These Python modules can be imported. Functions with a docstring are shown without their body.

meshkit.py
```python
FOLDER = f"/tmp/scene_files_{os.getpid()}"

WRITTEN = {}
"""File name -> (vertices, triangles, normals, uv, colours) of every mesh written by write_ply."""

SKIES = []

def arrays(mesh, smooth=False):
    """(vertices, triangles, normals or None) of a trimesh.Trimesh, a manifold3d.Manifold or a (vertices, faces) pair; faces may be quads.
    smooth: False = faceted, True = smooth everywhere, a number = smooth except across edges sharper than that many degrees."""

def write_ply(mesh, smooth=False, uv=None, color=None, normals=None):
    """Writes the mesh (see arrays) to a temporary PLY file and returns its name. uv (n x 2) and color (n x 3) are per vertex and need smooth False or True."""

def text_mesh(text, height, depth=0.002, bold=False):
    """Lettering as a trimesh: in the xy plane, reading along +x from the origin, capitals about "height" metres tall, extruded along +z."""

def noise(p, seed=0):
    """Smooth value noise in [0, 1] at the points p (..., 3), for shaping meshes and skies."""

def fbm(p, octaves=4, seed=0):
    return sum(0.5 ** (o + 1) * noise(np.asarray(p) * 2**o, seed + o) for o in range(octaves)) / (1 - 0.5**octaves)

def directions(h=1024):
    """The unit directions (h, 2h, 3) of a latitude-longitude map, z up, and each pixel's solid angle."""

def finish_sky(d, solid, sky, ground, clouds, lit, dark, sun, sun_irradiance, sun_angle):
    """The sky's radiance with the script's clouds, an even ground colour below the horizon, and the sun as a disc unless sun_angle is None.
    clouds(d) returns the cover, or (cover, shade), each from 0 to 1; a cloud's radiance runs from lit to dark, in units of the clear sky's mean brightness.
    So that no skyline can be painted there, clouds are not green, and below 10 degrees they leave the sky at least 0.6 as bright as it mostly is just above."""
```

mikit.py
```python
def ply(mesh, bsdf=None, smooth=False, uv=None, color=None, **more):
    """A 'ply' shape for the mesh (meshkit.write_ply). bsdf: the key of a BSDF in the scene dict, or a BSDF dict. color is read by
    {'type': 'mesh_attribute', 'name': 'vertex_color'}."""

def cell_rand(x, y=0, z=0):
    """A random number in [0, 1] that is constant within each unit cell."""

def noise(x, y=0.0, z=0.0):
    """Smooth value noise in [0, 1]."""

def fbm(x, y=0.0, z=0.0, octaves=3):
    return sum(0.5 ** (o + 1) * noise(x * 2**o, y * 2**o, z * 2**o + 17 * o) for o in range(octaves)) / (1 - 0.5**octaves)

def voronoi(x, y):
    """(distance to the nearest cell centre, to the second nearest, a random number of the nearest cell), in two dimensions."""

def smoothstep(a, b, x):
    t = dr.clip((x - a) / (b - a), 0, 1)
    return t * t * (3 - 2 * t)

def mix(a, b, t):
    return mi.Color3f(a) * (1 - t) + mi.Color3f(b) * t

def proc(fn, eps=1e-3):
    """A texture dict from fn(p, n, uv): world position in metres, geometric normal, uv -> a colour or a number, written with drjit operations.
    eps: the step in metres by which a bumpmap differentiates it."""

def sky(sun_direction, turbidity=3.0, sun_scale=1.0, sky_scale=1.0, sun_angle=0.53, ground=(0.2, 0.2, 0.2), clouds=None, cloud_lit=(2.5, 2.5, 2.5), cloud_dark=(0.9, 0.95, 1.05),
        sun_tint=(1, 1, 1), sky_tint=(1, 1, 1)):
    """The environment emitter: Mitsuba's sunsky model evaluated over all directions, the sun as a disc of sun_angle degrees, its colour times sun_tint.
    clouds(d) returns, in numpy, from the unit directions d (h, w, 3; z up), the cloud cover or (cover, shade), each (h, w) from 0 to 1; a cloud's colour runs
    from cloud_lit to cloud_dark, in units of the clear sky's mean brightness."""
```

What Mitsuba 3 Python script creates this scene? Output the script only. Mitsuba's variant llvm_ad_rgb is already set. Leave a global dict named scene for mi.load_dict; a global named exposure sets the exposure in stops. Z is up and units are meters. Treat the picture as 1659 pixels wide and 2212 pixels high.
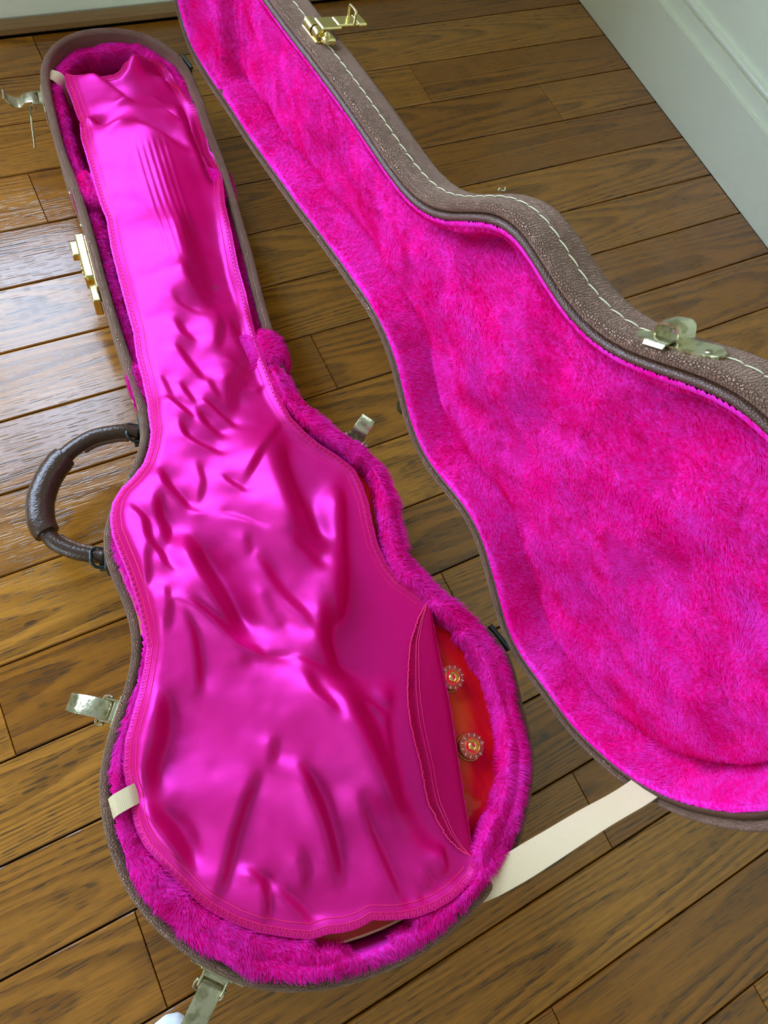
import math
import numpy as np
import trimesh
import shapely
from shapely.geometry import Polygon
from scipy.spatial import cKDTree, Delaunay
from scipy.ndimage import gaussian_filter, map_coordinates, gaussian_filter1d
import drjit as dr
import mitsuba as mi
import mikit
import meshkit
from mikit import noise, fbm, voronoi, cell_rand, smoothstep, mix

T = mi.ScalarTransform4f
scene, labels = {}, {}

# ---------------------------------------------------------------- camera, light, exposure
# x runs along the floor boards, y towards the wall with the window, z up; metres
scene['camera'] = {'type': 'perspective', 'fov_axis': 'x', 'fov': 56.80, 'near_clip': 0.01, 'far_clip': 30.0,
    'to_world': T().look_at(origin=[0, 0, 0.737], target=[0.19638567, 0.37910148 * 0 + 0.3791 * 0, 0], up=[0, 1, 0])}
CAM_RIGHT, CAM_FWD = np.array([0.87826514, -0.43598511, 0.19638567]), np.array([0.33413771, 0.2657767, -0.90427581])
CAM_UP = np.array([0.34205606, 0.85981377, 0.37910148])
scene['camera']['to_world'] = T().look_at(origin=[0, 0, 0.737], target=list(np.array([0, 0, 0.737]) + CAM_FWD), up=list(CAM_UP))
exposure = 0.12
DAY = [7.9, 10.4, 14.0]          # overcast daylight in the panes of the window in the back wall
WINDOW = dict(x0=-1.30, x1=0.17, z0=0.34, z1=1.31)      # opening in the back wall
FILL_LEFT = [4.2, 5.6, 6.0]      # radiance of the added left window, fill light for the room
FILL_WINDOW = dict(y0=-1.25, y1=0.25, z0=0.30, z1=1.55)    # unseen opening added in the left wall for fill

# ---------------------------------------------------------------- helpers
def put(key, mesh, bsdf, smooth=False, label=None, category=None, group=None, kind=None, uv=None, color=None, **more):
    """One scene entry; a repeat takes the next number."""
    if key in scene:
        n = 1
        while f'{key}_{n:03d}' in scene: n += 1
        key = f'{key}_{n:03d}'
    scene[key] = mikit.ply(mesh, bsdf, smooth=smooth, uv=uv, color=color, **more)
    tag(key, label, category, group, kind)
    return key

def tag(key, label=None, category=None, group=None, kind=None):
    d = {k: v for k, v in dict(label=label, category=category, group=group, kind=kind).items() if v}
    if d: labels[key] = {**labels.get(key, {}), **d}

def cbox(sx, sy, sz, b=0.001):
    """A box with chamfered edges, centred."""
    pts = []
    for i in (-1, 1):
        for j in (-1, 1):
            for k in (-1, 1):
                x, y, z = i * sx / 2, j * sy / 2, k * sz / 2
                pts += [(x - i * b, y - j * b, z), (x - i * b, y, z - k * b), (x, y - j * b, z - k * b)]
    return trimesh.convex.convex_hull(np.array(pts))

def frame(o, ax, ay, az):
    m = np.eye(4)
    m[:3, 0], m[:3, 1], m[:3, 2], m[:3, 3] = ax, ay, az, o
    return m

def moved(mesh, m):
    mesh = mesh.copy(); mesh.apply_transform(m)
    return mesh

def shift(mesh, x, y, z):
    mesh = mesh.copy(); mesh.apply_translation([x, y, z]); return mesh

def cat(*ms): return trimesh.util.concatenate(ms)

def tube(pts, r, sides=8, closed=False):
    P = np.asarray(pts, float); n = len(P)
    r = np.broadcast_to(np.asarray(r, float), n)
    t = (np.roll(P, -1, 0) - np.roll(P, 1, 0)) if closed else np.gradient(P, axis=0)
    t /= np.linalg.norm(t, axis=1, keepdims=True) + 1e-12
    a = np.cross(t, [0, 0, 1.0]); bad = np.linalg.norm(a, axis=1) < 1e-3
    a[bad] = np.cross(t[bad], [1.0, 0, 0]); a /= np.linalg.norm(a, axis=1, keepdims=True)
    b = np.cross(t, a)
    ph = np.arange(sides) * 2 * np.pi / sides
    v = P[:, None] + r[:, None, None] * (np.cos(ph)[None, :, None] * a[:, None] + np.sin(ph)[None, :, None] * b[:, None])
    v = v.reshape(-1, 3); f = []
    for i in range(n if closed else n - 1):
        for k in range(sides):
            p, q = i * sides + k, i * sides + (k + 1) % sides
            u, w = ((i + 1) % n) * sides + k, ((i + 1) % n) * sides + (k + 1) % sides
            f += [(p, u, q), (q, u, w)]
    if not closed:
        v = np.vstack([v, P[0], P[-1]]); c0, c1 = len(v) - 2, len(v) - 1
        for k in range(sides):
            f += [(c0, k, (k + 1) % sides), (c1, (n - 1) * sides + (k + 1) % sides, (n - 1) * sides + k)]
    m = trimesh.Trimesh(v, f, process=False)
    if m.volume < 0: m.invert()
    return m

def lathe(profile, sides=32):
    P = np.asarray(profile, float); n = len(P); ph = np.arange(sides) * 2 * np.pi / sides
    v = np.stack([P[:, None, 0] * np.cos(ph), P[:, None, 0] * np.sin(ph), np.broadcast_to(P[:, None, 1], (n, sides))], -1).reshape(-1, 3)
    f = [x for i in range(n - 1) for k in range(sides) for x in ((i * sides + k, i * sides + (k + 1) % sides, (i + 1) * sides + k), (i * sides + (k + 1) % sides, (i + 1) * sides + (k + 1) % sides, (i + 1) * sides + k))]
    m = trimesh.Trimesh(v, f, process=False)
    return m

def spline(pts, n):
    """A smooth curve through the points (Catmull-Rom), n points."""
    P = np.asarray(pts, float); s = np.r_[0, np.cumsum(np.linalg.norm(np.diff(P, axis=0), axis=1))]
    if np.any(np.diff(s) <= 1e-9): s = np.arange(len(P), dtype=float)
    from scipy.interpolate import PchipInterpolator
    t = np.linspace(0, s[-1], n)
    return np.stack([PchipInterpolator(s, P[:, k])(t) for k in range(P.shape[1])], 1)

def resampled(P, step, closed=False):
    P = np.asarray(P, float)
    Q = np.vstack([P, P[:1]]) if closed else P
    s = np.r_[0, np.cumsum(np.linalg.norm(np.diff(Q, axis=0), axis=1))]
    n = max(2, int(round(s[-1] / step)))
    t = np.linspace(0, s[-1], n, endpoint=not closed)
    return np.stack([np.interp(t, s, Q[:, k]) for k in range(Q.shape[1])], 1)

def loop_normals(P):
    t = np.roll(P, -1, 0) - np.roll(P, 1, 0); t /= np.linalg.norm(t, axis=1, keepdims=True)
    return np.stack([t[:, 1], -t[:, 0]], 1)

def sweep(P, N, prof):
    """The profile (offset outwards, height) carried round the closed loop: (vertices, quads, uv in metres)."""
    prof = np.asarray(prof, float); n, m = len(P), len(prof)
    xy = P[:, None] + N[:, None] * prof[None, :, :1]
    v = np.concatenate([xy, np.broadcast_to(prof[None, :, 1:], (n, m, 1))], -1)
    v = np.concatenate([v, v[:1]], 0)
    s = np.r_[0, np.cumsum(np.linalg.norm(np.diff(np.vstack([P, P[:1]]), axis=0), axis=1))]
    w = np.r_[0, np.cumsum(np.linalg.norm(np.diff(prof, axis=0), axis=1))]
    uv = np.stack(np.broadcast_arrays(s[:, None], w[None]), -1)
    i, k = np.meshgrid(np.arange(n), np.arange(m - 1), indexing='ij')
    a = (i * m + k).ravel()
    f = np.stack([a, a + m, a + m + 1, a + 1], 1)
    return v.reshape(-1, 3), f, uv.reshape(-1, 2)

def cap(poly, z, up=True, lift=None):
    """A flat triangulated polygon at height z."""
    v, f = trimesh.creation.triangulate_polygon(poly, engine='earcut')
    v3 = np.c_[v, np.full(len(v), z)]
    m = trimesh.Trimesh(v3, f, process=False)
    if (m.face_normals[:, 2].mean() > 0) != up: m.invert()
    return m

# ---------------------------------------------------------------- materials
def two(b): return {'type': 'twosided', 'bsdf': b}
def rgb(*c): return {'type': 'rgb', 'value': list(c)}
def bump(b, fn, scale, eps=3e-4): return {'type': 'bumpmap', 'arbitrary': mikit.proc(fn, eps), 'scale': scale, 'bsdf': b}

def oak_colour(p, n, uv):
    i = dr.floor(uv.y); v = uv.y - i; u = uv.x
    r0, r1, r2 = cell_rand(i, 1), cell_rand(i, 2), cell_rand(i, 3)
    w = fbm(u * 2.6 + r0 * 50, v * 15, i * 1.7)
    q = (v - 0.015 - 0.055 * r1) / 0.034
    ring = (dr.square(q) * (0.35 + 2.2 * r2) + u * (1.2 + 2.2 * r0) + 2.4 * w) * 2.3
    fr = ring - dr.floor(ring)
    late = smoothstep(0.25, 0.75, fr) * (1 - smoothstep(0.86, 1.0, fr))
    late = late * (0.45 + 0.75 * noise(u * 5 + r1 * 31, v * 40, i))
    pore = smoothstep(0.60, 0.78, noise(u * 75 + r2 * 91, v * 1500, i)) * (0.35 + 0.65 * late)
    fleck = fbm(u * 22, v * 420, i + 5)
    base = mix([0.255, 0.086, 0.006], [0.400, 0.160, 0.018], r0)
    c = base * (0.80 + 0.42 * fleck)
    c = mix(c, base * mi.Color3f(0.46, 0.40, 0.34), late * 0.66)
    return mix(c, mi.Color3f(0.055, 0.025, 0.010), pore * 0.85)

def oak_bump(p, n, uv):
    i = dr.floor(uv.y); v = uv.y - i
    return 0.22 * fbm(uv.x * 26, v * 260, i) + 0.40 * noise(uv.x * 6, v * 40, i) - 0.22 * smoothstep(0.66, 0.80, noise(uv.x * 75 + cell_rand(i, 3) * 91, v * 1500, i))

scene['oak'] = bump({'type': 'principled', 'base_color': mikit.proc(oak_colour), 'roughness': 0.17, 'specular': 0.60}, oak_bump, 0.00035, 5e-4)
scene['gap_dark'] = {'type': 'diffuse', 'reflectance': rgb(0.02, 0.012, 0.007)}

def paint_bump(p, n, uv): return fbm(p.x * 120, p.y * 120, p.z * 120)
scene['trim_paint'] = bump({'type': 'principled', 'base_color': rgb(0.86, 0.88, 0.70), 'roughness': 0.30, 'specular': 0.45}, paint_bump, 0.0002)
scene['wall_paint'] = two({'type': 'diffuse', 'reflectance': rgb(0.60, 0.58, 0.48)})
scene['ceiling_paint'] = two({'type': 'diffuse', 'reflectance': rgb(0.56, 0.53, 0.46)})

def leather_bump(p, n, uv):
    a, b, c = voronoi(uv.x * 430, uv.y * 430)
    d, e, g = voronoi(uv.x * 820 + 7, uv.y * 820)
    return smoothstep(0.0, 0.30, b - a) * 0.8 + smoothstep(0.0, 0.25, e - d) * 0.35
def leather_colour(p, n, uv):
    return mix([0.285, 0.155, 0.102], [0.375, 0.218, 0.150], fbm(uv.x * 60, uv.y * 60))
scene['leather'] = two(bump({'type': 'principled', 'base_color': mikit.proc(leather_colour), 'roughness': 0.33, 'specular': 0.8, 'metallic': 0.55}, leather_bump, 0.0015, 2e-4))
scene['leather_dark'] = two(bump({'type': 'principled', 'base_color': rgb(0.115, 0.052, 0.030), 'roughness': 0.36, 'specular': 0.6}, lambda p, n, uv: fbm(p.x * 420, p.y * 420, p.z * 420), 0.0006, 3e-4))
scene['handle_leather'] = bump({'type': 'principled', 'base_color': rgb(0.046, 0.020, 0.011), 'roughness': 0.27, 'specular': 0.6}, lambda p, n, uv: fbm(p.x * 700, p.y * 700, p.z * 700), 0.0004, 3e-4)
scene['lip_leather'] = two(bump({'type': 'principled', 'base_color': rgb(0.085, 0.036, 0.021), 'roughness': 0.34, 'specular': 0.6}, leather_bump, 0.0003, 2e-4))

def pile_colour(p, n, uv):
    # hot pink tufts; the lilac mottling paints the sheen of the nap into the colour
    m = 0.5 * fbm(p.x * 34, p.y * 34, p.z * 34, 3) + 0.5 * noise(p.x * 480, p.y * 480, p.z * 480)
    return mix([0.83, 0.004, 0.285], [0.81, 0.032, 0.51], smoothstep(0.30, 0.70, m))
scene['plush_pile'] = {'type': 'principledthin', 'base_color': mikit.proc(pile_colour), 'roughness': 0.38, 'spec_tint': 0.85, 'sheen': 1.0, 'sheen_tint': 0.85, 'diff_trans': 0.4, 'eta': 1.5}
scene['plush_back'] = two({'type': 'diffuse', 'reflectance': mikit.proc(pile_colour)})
scene['backing_cloth'] = two({'type': 'diffuse', 'reflectance': mikit.proc(lambda p, n, uv: mix([0.44, 0.085, 0.085], [0.56, 0.15, 0.13], noise(p.x * 900, p.y * 900)))})

def weave(p, n, uv): return noise(p.x * 2200, p.y * 700, p.z * 700)
scene['satin'] = two(bump({'type': 'blendbsdf', 'weight': 0.46,
    'a': {'type': 'diffuse', 'reflectance': rgb(0.61, 0.001, 0.118)},
    'b': {'type': 'roughconductor', 'distribution': 'ggx', 'alpha': 0.21, 'specular_reflectance': rgb(0.86, 0.050, 0.52)}}, weave, 0.00002, 2e-4))
scene['satin_reverse'] = two({'type': 'blendbsdf', 'weight': 0.16,
    'a': {'type': 'diffuse', 'reflectance': rgb(0.38, 0.001, 0.062)},
    'b': {'type': 'roughconductor', 'distribution': 'ggx', 'alpha': 0.38, 'specular_reflectance': rgb(0.9, 0.04, 0.36)}})
scene['hem_thread'] = {'type': 'principled', 'base_color': rgb(0.78, 0.02, 0.17), 'roughness': 0.5}
scene['cream_thread'] = {'type': 'principled', 'base_color': rgb(0.62, 0.60, 0.36), 'roughness': 0.6}
scene['ribbon'] = two({'type': 'principled', 'base_color': mikit.proc(lambda p, n, uv: mix([0.54, 0.42, 0.24], [0.66, 0.53, 0.32], 0.5 + 0.5 * dr.sin(uv.x * 6283.0 / 1.4))), 'roughness': 0.6, 'sheen': 0.3})
scene['brass'] = two(bump({'type': 'principled', 'base_color': rgb(0.86, 0.71, 0.30), 'metallic': 1.0, 'roughness': 0.20}, lambda p, n, uv: fbm(p.x * 300, p.y * 300, p.z * 300), 0.0003))
def aged(p, n, uv): return mix([0.60, 0.56, 0.38], [0.36, 0.33, 0.18], smoothstep(0.45, 0.75, fbm(p.x * 170, p.y * 170, p.z * 170)))
scene['aged_brass'] = two(bump({'type': 'principled', 'base_color': mikit.proc(aged), 'metallic': 0.95, 'roughness': 0.30}, lambda p, n, uv: fbm(p.x * 500, p.y * 500, p.z * 500), 0.0003))
scene['dark_steel'] = two({'type': 'principled', 'base_color': rgb(0.07, 0.085, 0.08), 'metallic': 0.8, 'roughness': 0.35})
BODY_C = (0.098, 0.060)
def burst(p, n, uv):
    d = dr.sqrt(dr.square((p.x - 0.088) / 0.165) + dr.square((p.y - 0.015) / 0.150)) + 0.10 * (fbm(p.x * 26, p.y * 7) - 0.5)
    c = mix([0.78, 0.27, 0.022], [0.66, 0.11, 0.010], smoothstep(0.60, 0.80, d))
    c = mix(c, mi.Color3f(0.56, 0.006, 0.003), smoothstep(0.80, 0.94, d))
    return c * (0.82 + 0.30 * fbm(p.x * 220, p.y * 24))
scene['sunburst'] = {'type': 'principled', 'base_color': mikit.proc(burst), 'roughness': 0.07, 'specular': 0.4}
scene['binding_cream'] = {'type': 'principled', 'base_color': rgb(0.80, 0.62, 0.34), 'roughness': 0.3}
scene['mahogany'] = {'type': 'principled', 'base_color': rgb(0.22, 0.025, 0.012), 'roughness': 0.2, 'clearcoat': 0.8}
scene['knob_amber'] = {'type': 'principled', 'base_color': rgb(0.27, 0.045, 0.020), 'roughness': 0.10, 'clearcoat': 0.6}
scene['gold'] = {'type': 'principled', 'base_color': rgb(0.90, 0.58, 0.20), 'metallic': 1.0, 'roughness': 0.22}
scene['white_print'] = two({'type': 'diffuse', 'reflectance': rgb(0.80, 0.70, 0.55)})
scene['white_cloth'] = two({'type': 'diffuse', 'reflectance': rgb(0.86, 0.88, 0.90)})
scene['window_paint'] = {'type': 'principled', 'base_color': rgb(0.78, 0.78, 0.74), 'roughness': 0.35}

# ---------------------------------------------------------------- the room
XR, YB, XL, YF, ZC = 1.049, 1.064, -2.30, -2.40, 2.50      # right wall, back wall, left wall, front wall, ceiling
put('floor', shift(cbox(3.5, 3.6, 0.03, 0.0005), (XR + XL) / 2, (YB + YF) / 2, -0.0215), 'gap_dark', kind='structure', label='brown oak strip floor with dark joints')
ROWS = [-0.54, -0.457, -0.3725, -0.2862, -0.2045, -0.122, -0.039, 0.044, 0.1271, 0.212, 0.298, 0.384, 0.4675, 0.5515, 0.6365, 0.7195, 0.803, 0.887, 0.971, 1.0455]
ends = {k: [] for k in range(len(ROWS) - 1)}
def row_of(y): return max(i for i in range(len(ROWS)) if ROWS[i] <= y)
for x, y in [(0.2915, 0.42), (0.3005, 0.10), (0.3285, -0.14), (0.330, -0.19), (0.851, 0.76), (0.051, 0.75), (-0.1545, 0.15), (-0.1035, -0.08), (0.199, -0.295), (0.394, -0.38), (0.6485, 0.85), (0.1265, 1.02)]:
    ends[row_of(y)].append(x)
rng = np.random.default_rng(11)
def board(x0, x1, y0, y1, row, number):
    g, b, h = 0.0009, 0.0011, 0.006
    xs, ys = (x0 + 0.0003, x1 - 0.0003), (y0 + g, y1 - g)
    lo = [(xs[0], ys[0], -h), (xs[1], ys[0], -h), (xs[1], ys[1], -h), (xs[0], ys[1], -h)]
    mid = [(x, y, -b * 0.8) for x, y, _ in lo]
    e = 0.0004
    top = [(xs[0] + e, ys[0] + b, 0), (xs[1] - e, ys[0] + b, 0), (xs[1] - e, ys[1] - b, 0), (xs[0] + e, ys[1] - b, 0)]
    v, f = lo + mid + top, []
    for l in (0, 4):
        for k in range(4):
            a, c = l + k, l + (k + 1) % 4
            f += [(a, c, c + 4), (a, c + 4, a + 4)]
    f += [(8, 9, 10), (8, 10, 11)]
    v = np.array(v); dz = rng.normal(0, 0.00012); v[8:, 2] += dz
    m = trimesh.Trimesh(v, f, process=False)
    m.unmerge_vertices(); v = np.array(m.vertices)
    i = number
    uv = np.c_[v[:, 0] + rng.uniform(0, 3), i + (v[:, 1] - y0)]
    put('floor__plank', (v, np.array(m.faces)), 'oak', uv=uv)
number = 3
for r in range(len(ROWS) - 1):
    cuts = sorted(ends[r])
    xs = [XL] + cuts + [XR - 0.001]
    out = [xs[0]]
    for a in xs[1:]:
        while a - out[-1] > 1.25 and out[-1] < -1.2: out.append(out[-1] + rng.uniform(0.45, 0.8))
        if a - out[-1] > 0.05: out.append(a)
    for a, b in zip(out[:-1], out[1:]):
        board(a, b, ROWS[r], ROWS[r + 1], r, number); number += 1

# right wall: tall painted baseboard, a bead, and the panelled wall above it
def wall_profile(prof, y0, y1):
    """The (x, z) profile extruded along y."""
    P = np.array(prof, float); n = len(P)
    v = np.vstack([np.c_[P[:, 0], np.full(n, y), P[:, 1]] for y in (y0, y1)])
    f = [x for k in range(n - 1) for x in ((k, k + 1, n + k + 1), (k, n + k + 1, n + k))]
    return trimesh.Trimesh(v, f, process=False)
base = [(XR, 0.0), (XR, 0.1025), (XR + 0.0007, 0.1042), (XR + 0.0035, 0.1050), (XR + 0.0062, 0.1030), (XR + 0.0075, 0.1075), (XR + 0.0085, 0.1240), (XR + 0.0125, 0.1262)]
put('baseboard_right', wall_profile(base, YF, YB), 'trim_paint', smooth=25, kind='structure', label='tall pale green-white painted baseboard along the right wall')
bead = [(XR + 0.0125, 0.1258)] + [(XR + 0.0110 - 0.0065 * math.sin(t), 0.1325 - 0.006 * math.cos(t)) for t in np.linspace(0.1, 3.04, 9)] + [(XR + 0.0140, 0.1388)]
put('trim_1', wall_profile(bead, YF, YB), 'trim_paint', smooth=50, kind='structure', label='rounded painted bead on top of the right baseboard')
put('wall_right', wall_profile([(XR + 0.0140, 0.138), (XR + 0.0140, ZC)], YF, YB), 'trim_paint', kind='structure', label='pale painted panel of the right wall')
rail = [(XR + 0.0140, 0.222), (XR + 0.006, 0.2235), (XR + 0.0045, 0.228), (XR + 0.006, 0.2325), (XR + 0.001, 0.236), (XR - 0.001, 0.33), (XR + 0.0140, 0.332)]
put('trim_2', wall_profile(rail, YF, YB), 'trim_paint', smooth=30, kind='structure', label='painted panel moulding higher up the right wall')

# back wall with the window opening, its baseboard and the wooden shoe strip
W = WINDOW
def slab(x0, x1, z0, z1, y0=YB, y1=YB + 0.12): return shift(cbox(x1 - x0, y1 - y0, z1 - z0, 0.0005), (x0 + x1) / 2, (y0 + y1) / 2, (z0 + z1) / 2)
put('wall_back', cat(slab(XL, W['x0'], 0, ZC), slab(W['x1'], XR + 0.02, 0, ZC), slab(W['x0'], W['x1'], 0, W['z0']), slab(W['x0'], W['x1'], W['z1'], ZC)), 'wall_paint', kind='structure', label='painted back wall with the window')
put('baseboard_back', cat(slab(XL, XR, 0.014, 0.135, YB - 0.0005, YB + 0.01)), 'trim_paint', kind='structure', label='painted baseboard of the back wall in shade')
put('trim_3', shift(cbox(XR - XL, 0.0185, 0.015, 0.004), (XL + XR) / 2, YB - 0.0098, 0.0075), 'oak_strip', kind='structure', label='brown wooden shoe strip along the foot of the back wall')
scene['oak_strip'] = {'type': 'principled', 'base_color': mikit.proc(lambda p, n, uv: mix([0.20, 0.10, 0.035], [0.29, 0.155, 0.06], fbm(p.x * 8, p.y * 300, p.z * 300))), 'roughness': 0.3}
WL = FILL_WINDOW
def lslab(y0, y1, z0, z1, x0=XL - 0.12, x1=XL): return shift(cbox(x1 - x0, y1 - y0, z1 - z0, 0.0005), (x0 + x1) / 2, (y0 + y1) / 2, (z0 + z1) / 2)
put('wall_left', cat(lslab(YF, WL['y0'], 0, ZC), lslab(WL['y1'], YB + 0.1, 0, ZC), lslab(WL['y0'], WL['y1'], 0, WL['z0']), lslab(WL['y0'], WL['y1'], WL['z1'], ZC)), 'wall_paint', kind='structure', label='painted left wall with an added fill window')
put('wall_front', shift(cbox(XR - XL + 0.2, 0.1, ZC, 0.001), (XL + XR) / 2, YF - 0.05, ZC / 2), 'wall_paint', kind='structure')
put('ceiling', shift(cbox(XR - XL + 0.3, YB - YF + 0.3, 0.1, 0.001), (XL + XR) / 2, (YB + YF) / 2, ZC + 0.05), 'ceiling_paint', kind='structure')

# the window: casing, sash bars and daylit panes
wx, wz = (W['x0'] + W['x1']) / 2, (W['z0'] + W['z1']) / 2
ww, wh = W['x1'] - W['x0'], W['z1'] - W['z0']
tag('window_1', 'white window with sash bars in the back wall', None, None, 'structure')
def wbar(x0, x1, z0, z1, y0, y1): return slab(x0, x1, z0, z1, y0, y1)
put('window_1__frame', cat(wbar(W['x0'], W['x0'] + 0.04, W['z0'], W['z1'], YB, YB + 0.09), wbar(W['x1'] - 0.04, W['x1'], W['z0'], W['z1'], YB, YB + 0.09), wbar(W['x0'], W['x1'], W['z0'], W['z0'] + 0.05, YB, YB + 0.09), wbar(W['x0'], W['x1'], W['z1'] - 0.04, W['z1'], YB, YB + 0.09)), 'window_paint')
put('window_1__sill', shift(cbox(ww + 0.08, 0.05, 0.025, 0.004), wx, YB - 0.02, W['z0'] - 0.0125), 'window_paint')
NX, NZ = 5, 2
px = np.linspace(W['x0'] + 0.04, W['x1'] - 0.04, NX + 1); pz = np.linspace(W['z0'] + 0.05, W['z1'] - 0.04, NZ + 1)
for x in px[1:-1]: put('window_1__sash_bar', wbar(x - 0.011, x + 0.011, W['z0'] + 0.04, W['z1'] - 0.03, YB + 0.03, YB + 0.07), 'window_paint')
for z in pz[1:-1]: put('window_1__sash_bar', wbar(W['x0'] + 0.03, W['x1'] - 0.03, z - 0.02, z + 0.02, YB + 0.025, YB + 0.075), 'window_paint')
for i in range(NX):
    for k in range(NZ):
        a, b, c, d = px[i] + 0.009, px[i + 1] - 0.009, pz[k] + 0.008, pz[k + 1] - 0.008
        v = np.array([(a, YB + 0.055, c), (b, YB + 0.055, c), (b, YB + 0.055, d), (a, YB + 0.055, d)])
        put('window_1__pane', (v, np.array([(0, 1, 2), (0, 2, 3)])), {'type': 'diffuse', 'reflectance': rgb(0.05, 0.05, 0.05)}, emitter={'type': 'area', 'radiance': rgb(*DAY)})


tag('added_window_2', 'added fill light window with sash bars in the left wall', None, None, 'structure')
ly, lz = np.linspace(WL['y0'], WL['y1'], 4), np.linspace(WL['z0'], WL['z1'], 3)  # unseen window added to brighten the right wall and the lid
put('added_window_2__frame', cat(*[lslab(y - 0.02, y + 0.02, WL['z0'], WL['z1'], XL - 0.08, XL - 0.02) for y in ly], *[lslab(WL['y0'], WL['y1'], z - 0.02, z + 0.02, XL - 0.08, XL - 0.02) for z in lz]), 'window_paint')
for i in range(3):
    for k in range(2):
        a, b, c, d = ly[i] + 0.018, ly[i + 1] - 0.018, lz[k] + 0.018, lz[k + 1] - 0.018
        v = np.array([(XL - 0.05, a, c), (XL - 0.05, b, c), (XL - 0.05, b, d), (XL - 0.05, a, d)])
        put('added_window_2__pane', (v, np.array([(0, 1, 2), (0, 2, 3)])), {'type': 'diffuse', 'reflectance': rgb(0.05, 0.05, 0.05)}, emitter={'type': 'area', 'radiance': rgb(*FILL_LEFT)})
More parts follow.
